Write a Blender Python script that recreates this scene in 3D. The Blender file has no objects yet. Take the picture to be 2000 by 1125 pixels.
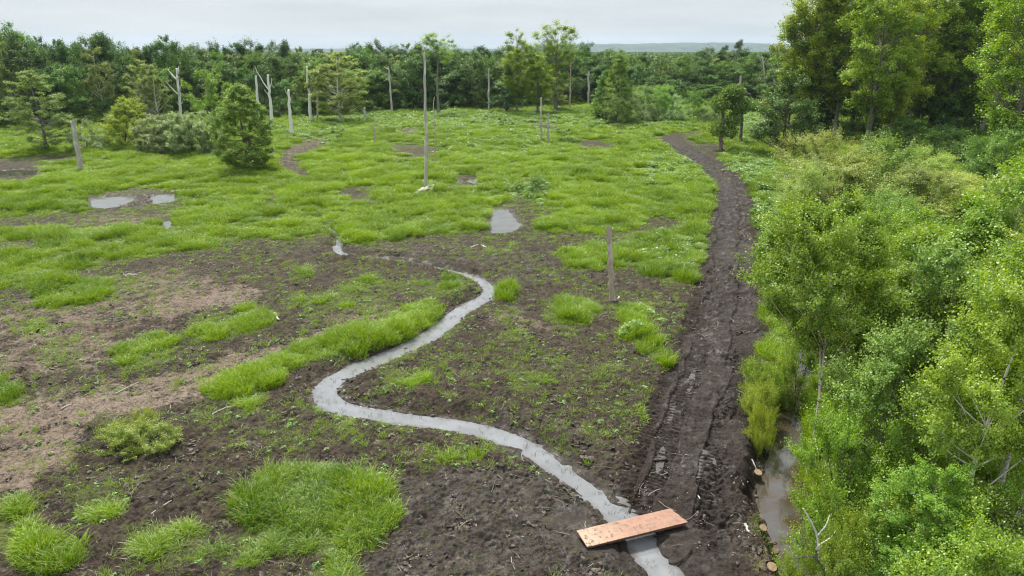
import bpy, math, random
import numpy as np
R = math.radians
C = bpy.context.scene.collection
SC = bpy.context.scene

# ------------------------------------------------------------------ camera, sky, sun, exposure
CAM_H = 14.0
PITCH = R(18.9)
FPX = 1351.0                                   # focal length in photo pixels (2000 wide)
cam_d = bpy.data.cameras.new("camera")
cam = bpy.data.objects.new("camera", cam_d)
C.objects.link(cam)
cam.location = (0, 0, CAM_H)
cam.rotation_euler = (math.pi / 2 - PITCH, 0, 0)
cam_d.sensor_width = 36.0
cam_d.lens = 36.0 * FPX / 2000.0
cam_d.clip_start = 0.1
cam_d.clip_end = 20000.0
SC.camera = cam

SUN_EL, SUN_AZ = R(58), R(-25)                 # azimuth measured from +Y (view direction) towards +X
sun_dir = (math.sin(SUN_AZ) * math.cos(SUN_EL), math.cos(SUN_AZ) * math.cos(SUN_EL), math.sin(SUN_EL))
world = bpy.data.worlds.new("World")
SC.world = world
world.use_nodes = True
nt = world.node_tree
nt.nodes.clear()
W = lambda t: nt.nodes.new(t)
out = W("ShaderNodeOutputWorld"); bg = W("ShaderNodeBackground")
sky = W("ShaderNodeTexSky"); sky.sky_type = 'NISHITA'; sky.sun_disc = False
sky.sun_elevation = SUN_EL; sky.sun_rotation = SUN_AZ; sky.air_density = 1.0; sky.dust_density = 2.0
geo = W("ShaderNodeTexCoord")
sep = W("ShaderNodeSeparateXYZ"); nt.links.new(geo.outputs["Generated"], sep.inputs[0])
zc = W("ShaderNodeClamp"); nt.links.new(sep.outputs[2], zc.inputs[0])
# overcast deck: brighter towards the zenith (CIE overcast sky), with soft streaks of cloud
grad = W("ShaderNodeMapRange"); grad.inputs[1].default_value = 0.0; grad.inputs[2].default_value = 1.0
grad.inputs[3].default_value = 4.2; grad.inputs[4].default_value = 8.6
nt.links.new(zc.outputs[0], grad.inputs[0])
add = W("ShaderNodeMath"); add.operation = 'ADD'; add.inputs[1].default_value = 0.10
nt.links.new(zc.outputs[0], add.inputs[0])
dx = W("ShaderNodeMath"); dx.operation = 'DIVIDE'; nt.links.new(sep.outputs[0], dx.inputs[0]); nt.links.new(add.outputs[0], dx.inputs[1])
dy = W("ShaderNodeMath"); dy.operation = 'DIVIDE'; nt.links.new(sep.outputs[1], dy.inputs[0]); nt.links.new(add.outputs[0], dy.inputs[1])
cmb = W("ShaderNodeCombineXYZ"); nt.links.new(dx.outputs[0], cmb.inputs[0]); nt.links.new(dy.outputs[0], cmb.inputs[1])
cn = W("ShaderNodeTexNoise"); cn.inputs["Scale"].default_value = 0.33; cn.inputs["Detail"].default_value = 5; cn.inputs["Roughness"].default_value = 0.5
nt.links.new(cmb.outputs[0], cn.inputs["Vector"])
cr = W("ShaderNodeMapRange"); cr.inputs[1].default_value = 0.3; cr.inputs[2].default_value = 0.7
cr.inputs[3].default_value = 0.80; cr.inputs[4].default_value = 1.13
nt.links.new(cn.outputs["Fac"], cr.inputs[0])
mul = W("ShaderNodeMath"); mul.operation = 'MULTIPLY'; nt.links.new(grad.outputs[0], mul.inputs[0]); nt.links.new(cr.outputs[0], mul.inputs[1])
ccol = W("ShaderNodeMix"); ccol.data_type = 'RGBA'
ccol.inputs[6].default_value = (0.84, 0.94, 1.0, 1); ccol.inputs[7].default_value = (0.97, 0.985, 1.0, 1)
nt.links.new(cn.outputs["Fac"], ccol.inputs[0])
vm = W("ShaderNodeVectorMath"); vm.operation = 'SCALE'
nt.links.new(ccol.outputs[2], vm.inputs[0]); nt.links.new(mul.outputs[0], vm.inputs["Scale"])
mx = W("ShaderNodeMix"); mx.data_type = 'RGBA'; mx.inputs[0].default_value = 0.9
nt.links.new(sky.outputs[0], mx.inputs[6]); nt.links.new(vm.outputs[0], mx.inputs[7])
nt.links.new(mx.outputs[2], bg.inputs[0]); bg.inputs[1].default_value = 0.10
nt.links.new(bg.outputs[0], out.inputs[0])

sun_l = bpy.data.lights.new("sun", 'SUN'); sun_l.energy = 3.4; sun_l.angle = R(9); sun_l.color = (1.0, 0.94, 0.83)
sun = bpy.data.objects.new("sun", sun_l); C.objects.link(sun)
sun.rotation_euler = (math.pi / 2 - SUN_EL, 0, -SUN_AZ + math.pi)
sun.location = (0, 0, 60)

SC.view_settings.view_transform = 'Standard'
SC.view_settings.look = 'None'
SC.view_settings.exposure = 0.92
SC.view_settings.gamma = 1.0
cy = SC.cycles
cy.max_bounces = 4; cy.diffuse_bounces = 2; cy.glossy_bounces = 2; cy.transmission_bounces = 3
cy.transparent_max_bounces = 4; cy.volume_bounces = 0
cy.use_denoising = True; cy.denoising_input_passes = 'RGB_ALBEDO_NORMAL'; cy.denoising_prefilter = 'FAST'
cy.filter_width = 1.15
cy.caustics_reflective = False; cy.caustics_refractive = False

# ------------------------------------------------------------------ projection helpers
SP, CP = math.sin(PITCH), math.cos(PITCH)
def ground(px, py, z=0.0):
    """photo pixel -> world x, y on the level z"""
    u = (px - 1000.0) / FPX; v = (py - 562.5) / FPX
    dz = -SP - v * CP; dyy = CP - v * SP
    t = (z - CAM_H) / dz
    return u * t, dyy * t
def to_px(x, y, z=0.0):
    fw = y * CP - (z - CAM_H) * SP; up = y * SP + (z - CAM_H) * CP
    return 1000.0 + FPX * x / fw, 562.5 - FPX * up / fw
def z_at(y, py):
    v = (py - 562.5) / FPX
    return CAM_H - y * (SP + v * CP) / (CP - v * SP)
def x_at(px, y, z):
    fw = y * CP - (z - CAM_H) * SP
    return (px - 1000.0) / FPX * fw

# ------------------------------------------------------------------ noise
_tab = [np.random.default_rng(900 + i).random((256, 256)) for i in range(6)]
def vnoise(x, y, k=0):
    xi = np.floor(x).astype(np.int64); yi = np.floor(y).astype(np.int64)
    fx = x - xi; fy = y - yi
    fx = fx * fx * (3 - 2 * fx); fy = fy * fy * (3 - 2 * fy)
    t = _tab[k % 6]
    a = t[xi & 255, yi & 255]; b = t[(xi + 1) & 255, yi & 255]
    c = t[xi & 255, (yi + 1) & 255]; d = t[(xi + 1) & 255, (yi + 1) & 255]
    return (a * (1 - fx) + b * fx) * (1 - fy) + (c * (1 - fx) + d * fx) * fy
def fbm(x, y, size, octv=4, k=0, gain=0.5):
    x = np.asarray(x, float) / size; y = np.asarray(y, float) / size
    s = np.zeros_like(x); a = 1.0; tot = 0.0
    for i in range(octv):
        s += a * vnoise(x + 17.3 * i, y - 9.1 * i, k + i); tot += a; a *= gain
        x, y = 1.6 * x - 1.2 * y, 1.2 * x + 1.6 * y
    return s / tot
def sstep(a, b, x):
    t = np.clip((x - a) / (b - a), 0, 1); return t * t * (3 - 2 * t)

# ------------------------------------------------------------------ traced cover maps (where turf, dry silt, wet mud and wood chips lie)
X0, Y0, ST = -240.0, 102.0, 2.0
NW, NH = 1240, 600
gxr = X0 + ST * np.arange(NW); gyr = Y0 + ST * np.arange(NH)
def fill(arr, pts, val, mode='max'):
    pts = np.array(pts, float)
    i0 = max(0, int((pts[:, 0].min() - X0) / ST)); i1 = min(NW, int((pts[:, 0].max() - X0) / ST) + 2)
    j0 = max(0, int((pts[:, 1].min() - Y0) / ST)); j1 = min(NH, int((pts[:, 1].max() - Y0) / ST) + 2)
    if i1 <= i0 or j1 <= j0: return
    X, Y = np.meshgrid(gxr[i0:i1], gyr[j0:j1])
    ins = np.zeros(X.shape, bool)
    n = len(pts)
    for a in range(n):
        x1, y1 = pts[a]; x2, y2 = pts[(a + 1) % n]
        if y1 == y2: continue
        ins ^= ((y1 > Y) != (y2 > Y)) & (X < (x2 - x1) * (Y - y1) / (y2 - y1) + x1)
    sub = arr[j0:j1, i0:i1]
    if mode == 'max': sub[ins] = np.maximum(sub[ins], val)
    elif mode == 'set': sub[ins] = val
def ell(cx, cy_, rx, ry, ang=0, n=20):
    a = np.linspace(0, 2 * np.pi, n, endpoint=False); ca, sa = math.cos(R(ang)), math.sin(R(ang))
    return np.stack([cx + rx * np.cos(a) * ca - ry * np.sin(a) * sa, cy_ + rx * np.cos(a) * sa + ry * np.sin(a) * ca], 1)
def strip(pts, w):
    """a brush stroke: list of (x, y), constant half width in px (vertical measure halves)"""
    pts = np.array(pts, float); l = []; r = []
    for i in range(len(pts)):
        d = pts[min(i + 1, len(pts) - 1)] - pts[max(i - 1, 0)]; d /= max(1e-6, np.hypot(*d))
        nrm = np.array([-d[1], d[0]]); ww = w[i] if hasattr(w, '__len__') else w
        l.append(pts[i] + nrm * ww); r.append(pts[i] - nrm * ww)
    return l + r[::-1]
def blur(a, r):
    for _ in range(2):
        for ax in (0, 1):
            p = np.concatenate([np.repeat(a.take([0], ax), r, ax), a, np.repeat(a.take([-1], ax), r, ax)], ax)
            c = np.cumsum(p, ax); z = np.zeros_like(c.take([0], ax)); c = np.concatenate([z, c], ax)
            n = a.shape[ax]
            a = (c.take(range(2 * r + 1, 2 * r + 1 + n), ax) - c.take(range(0, n), ax)) / (2 * r + 1)
    return a
def sample(arr, px, py):
    u = np.clip((px - X0) / ST, 0, NW - 1.001); v = np.clip((py - Y0) / ST, 0, NH - 1.001)
    i = u.astype(int); j = v.astype(int); fu = u - i; fv = v - j
    return (arr[j, i] * (1 - fu) + arr[j, i + 1] * fu) * (1 - fv) + (arr[j + 1, i] * (1 - fu) + arr[j + 1, i + 1] * fu) * fv

G = np.full((NH, NW), 0.16)
fill(G, [(-240, 100), (2240, 100), (2240, 470), (1470, 470), (1400, 475), (1330, 430), (1200, 425), (1050, 410), (1015, 400), (940, 455), (850, 462), (760, 470), (700, 488), (660, 466), (610, 462), (560, 470), (470, 466), (430, 476), (380, 495), (330, 495), (230, 512), (130, 535), (60, 562), (-240, 600)], 0.80)
# right of the track and under the trees
fill(G, [(1475, 300), (2240, 300), (2240, 1250), (1560, 1250), (1560, 760), (1525, 745), (1520, 700), (1478, 690), (1490, 600), (1484, 480), (1476, 400)], 0.85)
GP = [  # patches on the mud
    [(1080, 500), (1130, 480), (1210, 470), (1290, 450), (1370, 440), (1385, 470), (1378, 520), (1350, 560), (1300, 560), (1240, 525), (1190, 530), (1120, 528)],
    [(1215, 590), (1250, 600), (1270, 640), (1310, 670), (1318, 710), (1300, 735), (1270, 715), (1225, 665), (1210, 620)],
    ell(140, 575, 74, 28, -6), ell(590, 533, 32, 10), ell(450, 637, 92, 30, -12), ell(283, 687, 76, 28, -18),
    [(845, 590), (855, 612), (840, 635), (770, 672), (690, 700), (620, 712), (540, 725), (545, 768), (490, 785), (400, 782), (410, 755), (480, 712), (560, 682), (650, 657), (740, 632), (790, 605)],
    ell(700, 562, 62, 16, -12), ell(878, 563, 42, 20, -10), ell(8, 765, 42, 32), ell(985, 578, 22, 20),
    [(480, 930), (540, 905), (610, 910), (680, 935), (760, 985), (785, 1000), (770, 1030), (740, 1060), (700, 1100), (640, 1110), (590, 1090), (520, 1080), (480, 1050), (500, 1000)],
    [(1450, 730), (1475, 705), (1520, 730), (1525, 770), (1505, 820), (1490, 870), (1462, 860), (1445, 800)],
    ell(1390, 1112, 22, 26), ell(-60, 900, 40, 50), ell(640, 1120, 60, 14)]
for i_, p in enumerate(GP): fill(G, p, .86 if i_ in (6, 10, 11) else .74)
GS = [  # thinner growth
    (ell(1120, 610, 62, 34), .50), (ell(1185, 722, 55, 16), .42), (ell(1290, 600, 60, 30), .3), (ell(1000, 655, 30, 24), .42),
    (ell(912, 893, 52, 26), .48), (ell(785, 742, 56, 26), .50), (ell(1040, 842, 40, 16), .42), (ell(1030, 750, 28, 22), .48),
    (ell(20, 1030, 55, 70), .62), (ell(85, 1085, 70, 45), .6), (ell(190, 985, 60, 45), .42), (ell(330, 1060, 90, 40), .45), (ell(470, 1075, 60, 40), .45),
    (ell(650, 775, 40, 14), .2), (ell(800, 560, 70, 18), .42), (ell(620, 590, 70, 20), .45), (ell(720, 600, 60, 22), .4), (ell(120, 700, 50, 30), .42),
    (ell(1180, 1105, 70, 18), .35), (ell(1420, 1010, 30, 30), .25), (ell(500, 800, 40, 20), .35), (ell(230, 560, 60, 22), .4), (ell(60, 640, 50, 20), .45),
    (ell(330, 560, 60, 20), .35), (ell(960, 480, 60, 14), .45), (ell(1050, 720, 80, 40), .33), (ell(950, 720, 60, 30), .3), (ell(1150, 440, 120, 22), .55),
    (ell(1380, 700, 20, 14), .2), (ell(420, 820, 60, 20), .3), (ell(700, 850, 120, 22), .3), (ell(530, 850, 80, 24), .34)]
for p, v in GS: fill(G, p, min(.7, v * 1.3))
BARE = [  # bare strips and scars in the meadow (strength)
    (ell(258, 390, 98, 18, -3), 0.03), (ell(235, 428, 120, 14, -4), .28), (strip([(-240, 452), (0, 441), (120, 428), (210, 424)], 9), .12),
    (strip([(-240, 500), (0, 482), (80, 474)], 7), .12), (ell(20, 338, 72, 13), .03), (strip([(-240, 316), (0, 313), (140, 308), (170, 312)], 5), .15),
    (strip([(645, 278), (600, 290), (560, 303), (548, 318), (575, 330), (605, 345)], [5, 7, 9, 11, 11, 7]), .06),
    (strip([(520, 375), (530, 390), (528, 402)], 6), .08), (ell(615, 268, 40, 4), .3), (ell(800, 256, 30, 5), .2), (ell(790, 268, 18, 4), .3), (strip([(760, 293), (820, 300), (880, 296), (1000, 300)], [3, 5, 3, 3]), .15),
    (ell(795, 288, 55, 6), .35), (ell(1066, 246, 34, 8), .1), (strip([(1125, 276), (1170, 282), (1205, 292)], [3, 7, 5]), .12), (ell(685, 375, 34, 11), .18), (ell(720, 392, 40, 5), .4),
    (ell(908, 352, 26, 9), .1), (ell(985, 430, 30, 26), .05), (ell(932, 345, 24, 5), .2), (ell(990, 365, 40, 5), .5), (ell(570, 430, 70, 8), .45),
    (strip([(1392, 250), (1350, 258), (1310, 268)], [3, 4, 5]), .12), (ell(1395, 290, 36, 9), .15), (ell(1470, 310, 30, 6), .3), (ell(1040, 395, 60, 6), .5), (ell(1180, 415, 50, 7), .35),
    (ell(325, 437, 16, 9), .05), (ell(345, 400, 26, 10), .5), (ell(900, 480, 120, 10), .18), (ell(1150, 290, 30, 4), .4)]
for p, v in BARE: fill(G, p, v, 'set')
TRK = [(1300, 268), (1318, 283), (1348, 303), (1385, 325), (1418, 350), (1432, 375), (1434, 400), (1428, 440), (1430, 490), (1427, 540), (1424, 590), (1412, 650), (1398, 710), (1380, 770), (1364, 830), (1352, 890), (1338, 950), (1322, 1010), (1312, 1060)]
trk_l = [(1288, 266), (1306, 286), (1335, 306), (1370, 332), (1395, 360), (1398, 400), (1380, 432), (1384, 490), (1368, 560), (1352, 620), (1322, 690), (1290, 760), (1265, 850), (1250, 930), (1225, 1010), (1100, 1130)]
trk_r = [(1318, 264), (1336, 276), (1372, 292), (1412, 318), (1452, 352), (1470, 385), (1472, 440), (1478, 500), (1484, 560), (1482, 640), (1466, 700), (1448, 760), (1450, 830), (1462, 880), (1460, 950), (1470, 1010), (1480, 1140)]
fill(G, trk_l + trk_r[::-1], 0.02, 'set')
fill(G, [(760, 930), (900, 915), (1000, 925), (1100, 950), (1180, 1000), (1240, 1060), (1240, 1140), (740, 1140), (720, 1100), (780, 1030)], 0.03, 'set')
G = blur(G, 4)

D = np.zeros((NH, NW))     # dry pale silt
for p, v in [([(-240, 640), (100, 570), (240, 540), (330, 520), (420, 540), (520, 570), (510, 590), (400, 615), (330, 640), (240, 650), (210, 720), (90, 740), (-240, 760)], .6),
             (ell(400, 590, 110, 17, -8), .95), (strip([(150, 790), (330, 745), (480, 700), (640, 655), (780, 610)], [30, 24, 12, 9, 6]), .9),
             ([(-240, 760), (60, 770), (200, 740), (420, 735), (400, 780), (300, 800), (200, 830), (100, 900), (60, 960), (-240, 1000)], .85),
             (ell(110, 905, 40, 20), 1.), (ell(250, 428, 130, 14), .7), (strip([(-240, 316), (0, 313), (140, 308)], 5), .5),
             (strip([(-240, 480), (60, 478)], 9), .7), (strip([(645, 278), (600, 290), (560, 303), (548, 318), (590, 340)], [5, 7, 9, 9, 9]), .65),
             (strip([(560, 762), (700, 715), (830, 655), (900, 612)], [3, 8, 14, 6]), .8), (ell(1000, 625, 60, 22, 15), .5), (ell(1060, 640, 40, 10), .6),
             (strip([(1410, 335), (1440, 370), (1450, 420), (1455, 500), (1462, 560), (1468, 600)], [9, 12, 13, 14, 14, 8]), .55), (ell(1384, 648, 22, 12), .85),
             (ell(1330, 520, 22, 34, -20), .6), (ell(840, 550, 60, 14), .3), (ell(700, 610, 130, 24, -10), .45), (ell(300, 930, 120, 25), .25),
             (ell(850, 870, 130, 22), .4), (ell(1130, 850, 110, 30), .3), (ell(1500, 1090, 40, 40), .55), (ell(1440, 1060, 50, 50), .35), (ell(900, 1120, 150, 25), .35),
             (ell(730, 265, 420, 30), .55), (ell(1100, 720, 120, 40), .2), (ell(60, 1120, 200, 14), .4), (ell(500, 860, 90, 30), .3)]: fill(D, p, v)
D = blur(D, 5)
WM = np.zeros((NH, NW))    # wet, glossy mud
for p, v in [(trk_l + trk_r[::-1], .65), ([(760, 930), (900, 915), (1000, 925), (1100, 950), (1180, 1000), (1240, 1060), (1330, 1140), (740, 1140), (720, 1100), (780, 1030)], .8),
             ([(1060, 930), (1110, 945), (1190, 1000), (1180, 1045), (1100, 1010), (1050, 960)], 1.), (ell(900, 500, 220, 30, 6), .45), (ell(1090, 880, 160, 60, 25), .5),
             (ell(1362, 905, 34, 26), 1.), (ell(1397, 690, 9, 30, 15), 1.), (ell(1340, 830, 8, 10), 1.), (ell(700, 790, 120, 40), .4), (ell(1000, 540, 90, 40), .45),
             (ell(260, 387, 100, 26), .6), (ell(980, 428, 50, 40), .6), (ell(20, 338, 70, 14), .5)]: fill(WM, p, v)
WM = blur(WM, 5)
S = np.full((NH, NW), .18)  # wood chips, broken reed and sticks
for p, v in [(ell(885, 742, 42, 16), 1.), (ell(1210, 598, 45, 24), .9), (ell(1240, 560, 60, 20), .5), (ell(215, 932, 26, 12), 1.), (ell(1330, 510, 22, 34, -20), .9), (ell(345, 562, 40, 16), .7),
             (ell(1384, 648, 22, 12), 1.), (ell(250, 790, 200, 46), .45), (ell(300, 540, 220, 36), .45), (ell(800, 490, 250, 28), .45), (ell(1100, 860, 140, 60), .4),
             (ell(1280, 950, 60, 40), .4), (ell(1450, 1040, 60, 60), .7), (ell(600, 545, 180, 30), .35), (ell(285, 385, 60, 12), .6), (ell(540, 615, 14, 9), .8),
             (ell(1150, 700, 140, 60), .35), (ell(1430, 560, 60, 30), .4), (ell(570, 430, 80, 14), .4), (ell(1190, 415, 60, 10), .5), (ell(100, 1110, 120, 16), .4),
             ([(760, 930), (1100, 950), (1240, 1060), (1240, 1140), (740, 1140)], .3), (ell(1000, 610, 50, 20), .5)]: fill(S, p, v)
S = blur(S, 4)
PH = np.zeros((NH, NW))     # pale broad-leaved herbs
for p, v in [([(1478, 380), (1530, 400), (1560, 480), (1560, 560), (1500, 560), (1484, 480)], .85), (ell(900, 236, 330, 16), .6), (ell(1250, 240, 120, 14), .6), (ell(1470, 240, 50, 30), .75),
             (ell(1035, 375, 40, 14), .7), (ell(1300, 330, 60, 20), .45), (ell(1310, 490, 60, 26), .22), (ell(1260, 620, 40, 40), .08), (ell(600, 262, 60, 10), .5), (ell(980, 290, 150, 20), .2),
             (ell(1460, 330, 60, 26), .6)]: fill(PH, p, v)
PH = blur(PH, 5)

# ------------------------------------------------------------------ water courses
def spline(pts, n=8):
    p = np.array(pts, float); o = []
    for i in range(len(p) - 1):
        p0, p1, p2, p3 = p[max(i - 1, 0)], p[i], p[i + 1], p[min(i + 2, len(p) - 1)]
        for t in np.linspace(0, 1, n, endpoint=False):
            o.append(0.5 * (2 * p1 + (p2 - p0) * t + (2 * p0 - 5 * p1 + 4 * p2 - p3) * t * t + (3 * p1 - p0 - 3 * p2 + p3) * t ** 3))
    o.append(p[-1]); return np.array(o)
def course(px_pts, z, wid):
    pts = [(*ground(a, b, z), w) for (a, b), w in zip(px_pts, wid)]
    return spline(pts)
ST_Z = -0.26
st_px = [(1350, 1215), (1308, 1155), (1283, 1110), (1258, 1070), (1218, 1022), (1188, 986), (1152, 955), (1108, 925), (1058, 893), (1000, 862), (935, 841), (870, 829), (800, 820), (740, 811), (690, 803), (652, 790), (636, 770), (650, 746), (690, 723), (745, 700), (800, 676), (848, 650), (880, 625), (908, 603), (940, 587), (956, 571), (948, 555), (926, 543), (895, 533), (850, 522), (790, 511), (735, 506), (695, 502), (668, 495), (658, 485), (664, 473), (660, 458), (640, 445)]
st_w = [.85, .85, .8, .8, .85, .9, .95, .95, .95, .95, .95, .95, .95, .95, 1.0, 1.1, 1.1, 1.1, 1.05, 1.1, 1.1, 1.15, 1.1, 1.05, .95, .85, .75, .6, .45, .4, .4, .42, .48, .6, .62, .55, .45, .4]
STREAM = course(st_px, ST_Z, st_w)
BR_Z = -0.62
br_px = [(1640, 560), (1600, 640), (1572, 700), (1556, 750), (1544, 800), (1540, 850), (1534, 900), (1524, 950), (1520, 990), (1540, 1040), (1560, 1090), (1580, 1150), (1600, 1230)]
BROOK = course(br_px, BR_Z, [1.2, 1.2, 1.2, 1.25, 1.35, 1.4, 1.4, 1.5, 1.5, 1.3, 1.2, 1.2, 1.2])
TRACK = spline([ground(a, b) for a, b in TRK])

def poly_dist(x, y, path, reach):
    """distance to a polyline, signed side, arc length and local width; only near points are worked out"""
    d = np.full(x.shape, 1e3); s = np.zeros(x.shape); side = np.zeros(x.shape); w = np.zeros(x.shape)
    m = (x > path[:, 0].min() - reach) & (x < path[:, 0].max() + reach) & (y > path[:, 1].min() - reach) & (y < path[:, 1].max() + reach)
    ix = np.nonzero(m)[0]
    if len(ix) == 0: return d, s, side, w
    X = x[ix]; Y = y[ix]; D_ = np.full(X.shape, 1e3); S_ = np.zeros(X.shape); E_ = np.zeros(X.shape); W_ = np.zeros(X.shape); acc = 0.0
    for i in range(len(path) - 1):
        ax, ay = path[i, :2]; bx, by = path[i + 1, :2]; L2 = (bx - ax) ** 2 + (by - ay) ** 2
        if L2 < 1e-9: continue
        L = math.sqrt(L2)
        k = np.nonzero((X > min(ax, bx) - reach) & (X < max(ax, bx) + reach) & (Y > min(ay, by) - reach) & (Y < max(ay, by) + reach))[0]
        if len(k):
            xx = X[k] - ax; yy = Y[k] - ay
            t = np.clip((xx * (bx - ax) + yy * (by - ay)) / L2, 0, 1)
            dd = np.hypot(xx - t * (bx - ax), yy - t * (by - ay))
            b = dd < D_[k]; kb = k[b]
            D_[kb] = dd[b]; S_[kb] = acc + t[b] * L
            E_[kb] = np.sign((bx - ax) * yy[b] - (by - ay) * xx[b])
            if path.shape[1] > 2: W_[kb] = path[i, 2] * (1 - t[b]) + path[i + 1, 2] * t[b]
        acc += L
    d[ix] = D_; s[ix] = S_; side[ix] = E_; w[ix] = W_
    return d, s, side, w

POND_Z = -0.10
PONDS = [("pond", [(168, 393), (188, 386), (232, 384), (262, 386), (256, 395), (236, 402), (205, 409), (180, 406)]),
         ("pond", [(292, 384), (310, 380), (346, 380), (352, 387), (336, 394), (303, 400), (296, 393)]),
         ("pond", [(-10, 336), (30, 331), (75, 333), (70, 341), (30, 346), (-10, 346)]),
         ("pond", [(316, 434), (332, 430), (340, 433), (330, 444), (320, 450), (314, 442)]),
         ("pond", [(888, 349), (900, 351), (905, 357), (893, 359), (886, 355)]),
         ("pond", [(914, 346), (936, 346), (938, 352), (928, 359), (914, 357)]),
         ("pond", [(955, 403), (985, 402), (995, 412), (1005, 424), (1016, 440), (1008, 450), (985, 457), (962, 456), (958, 440), (958, 420)])]
PW = [np.array([ground(a, b, POND_Z) for a, b in p]) for _, p in PONDS]
PUDDLES = [ell(1364, 905, 30, 26, 5), ell(1398, 690, 8, 34, 12), ell(1342, 832, 9, 9), ell(1312, 800, 5, 26, 12), ell(1418, 560, 4, 22, 5), ell(1350, 745, 5, 20, 14), ell(1290, 900, 6, 26, 10), ell(920, 985, 26, 12), ell(1020, 1010, 26, 12), ell(1000, 600, 40, 9, 20), ell(1235, 470, 30, 5)]
PUW = [np.array([ground(a, b, -0.03) for a, b in p]) for p in PUDDLES]
def sd_poly(x, y, poly, reach):
    d = np.full(x.shape, 1e3)
    m = (x > poly[:, 0].min() - reach) & (x < poly[:, 0].max() + reach) & (y > poly[:, 1].min() - reach) & (y < poly[:, 1].max() + reach)
    ix = np.nonzero(m)[0]
    if len(ix) == 0: return d
    X = x[ix]; Y = y[ix]; D_ = np.full(X.shape, 1e3); ins = np.zeros(X.shape, bool); n = len(poly)
    for i in range(n):
        ax, ay = poly[i]; bx, by = poly[(i + 1) % n]; L2 = (bx - ax) ** 2 + (by - ay) ** 2 + 1e-12
        t = np.clip(((X - ax) * (bx - ax) + (Y - ay) * (by - ay)) / L2, 0, 1)
        D_ = np.minimum(D_, np.hypot(X - ax - t * (bx - ax), Y - ay - t * (by - ay)))
        if ay != by: ins ^= ((ay > Y) != (by > Y)) & (X < (bx - ax) * (Y - ay) / (by - ay) + ax)
    d[ix] = np.where(ins, -D_, D_); return d

def cover(x, y):
    """turf, dry, wet, chips, pale-herb amounts at world points"""
    px, py = to_px(x, y)
    dd = np.hypot(x, y)
    wob = np.clip(700.0 / np.maximum(dd, 8), 4, 40)
    nx = px + (fbm(x, y, 1.5, 4, 1) - .5) * wob * 2.6; ny = py + (fbm(x, y, 1.5, 4, 4) - .5) * wob * 1.5
    return [sample(a, nx, ny) for a in (G, D, WM, S, PH)]

def terrain(x, y, fine=True):
    """ground height, plus the water-bank measure and the track coordinates"""
    z = (fbm(x, y, 14, 3, 2) - .5) * 0.30 * sstep(10, 40, np.hypot(x, y)) + (fbm(x, y, 3.0, 3, 3) - .5) * 0.16
    wobn = (fbm(x, y, 0.7, 3, 5) - .5) * 0.5
    bank = np.full(x.shape, 9.0)
    inwater = np.full(x.shape, 9.0)
    for poly in PUW:
        e = sd_poly(x, y, poly, 2.0) + wobn * .5
        k = 1 - sstep(.2, .8, e)
        z = z * (1 - k) + (-.012 + (fbm(x, y, .38, 3, 2) - .5) * .11) * k
        bank = np.minimum(bank, e + .45)
    for path, lvl, bw in ((STREAM, ST_Z, .75), (BROOK, BR_Z, .55)):
        d, s, side, w = poly_dist(x, y, path, 4.0)
        e = d - w * .5 + wobn * np.where(lvl < -.5, .7, .34)
        prof = np.where(e < 0, lvl + np.clip(e, -.5, 0) * .6, lvl * (1 - sstep(0, bw, e)) - 0.0)
        k = 1 - sstep(bw * .8, bw * 1.8, e)
        z = z * (1 - k) + prof * k + np.where(d < 50, .09 * np.exp(-((e - bw * 1.5) / .35) ** 2), 0)
        bank = np.minimum(bank, e)
    for poly in PW:
        e = sd_poly(x, y, poly, 3.0) + wobn * .8
        k = 1 - sstep(.5, 1.6, e)
        prof = np.where(e < 0, POND_Z + np.clip(e, -.6, 0) * .4, POND_Z * (1 - sstep(0, .7, e)))
        z = z * (1 - k) + prof * k; bank = np.minimum(bank, e)
    d, s, side, w = poly_dist(x, y, TRACK, 5.0)
    off = np.where(d < 50, d * side, 99.0)
    return z, bank, off, s

# ------------------------------------------------------------------ mesh helpers
def new_mesh(name, verts, loops, sizes, mat=None, attrs=None, smooth=False):
    me = bpy.data.meshes.new(name)
    v = np.ascontiguousarray(verts, np.float32); loops = np.ascontiguousarray(loops, np.int32).ravel()
    sizes = np.ascontiguousarray(sizes, np.int32)
    me.vertices.add(len(v)); me.vertices.foreach_set("co", v.ravel())
    if len(loops):
        me.loops.add(len(loops)); me.loops.foreach_set("vertex_index", loops)
        st = np.concatenate([[0], np.cumsum(sizes)[:-1]]).astype(np.int32)
        me.polygons.add(len(sizes)); me.polygons.foreach_set("loop_start", st)
        try: me.polygons.foreach_set("loop_total", sizes)
        except Exception: pass
        me.polygons.foreach_set("use_smooth", np.full(len(sizes), smooth))
    me.update(calc_edges=True)
    if attrs:
        for k, (dom, typ, arr) in attrs.items():
            a = me.attributes.new(k, typ, dom)
            a.data.foreach_set("value" if typ in ('FLOAT', 'INT') else "vector", np.ascontiguousarray(arr).ravel())
    if mat: me.materials.append(mat)
    return me
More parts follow.
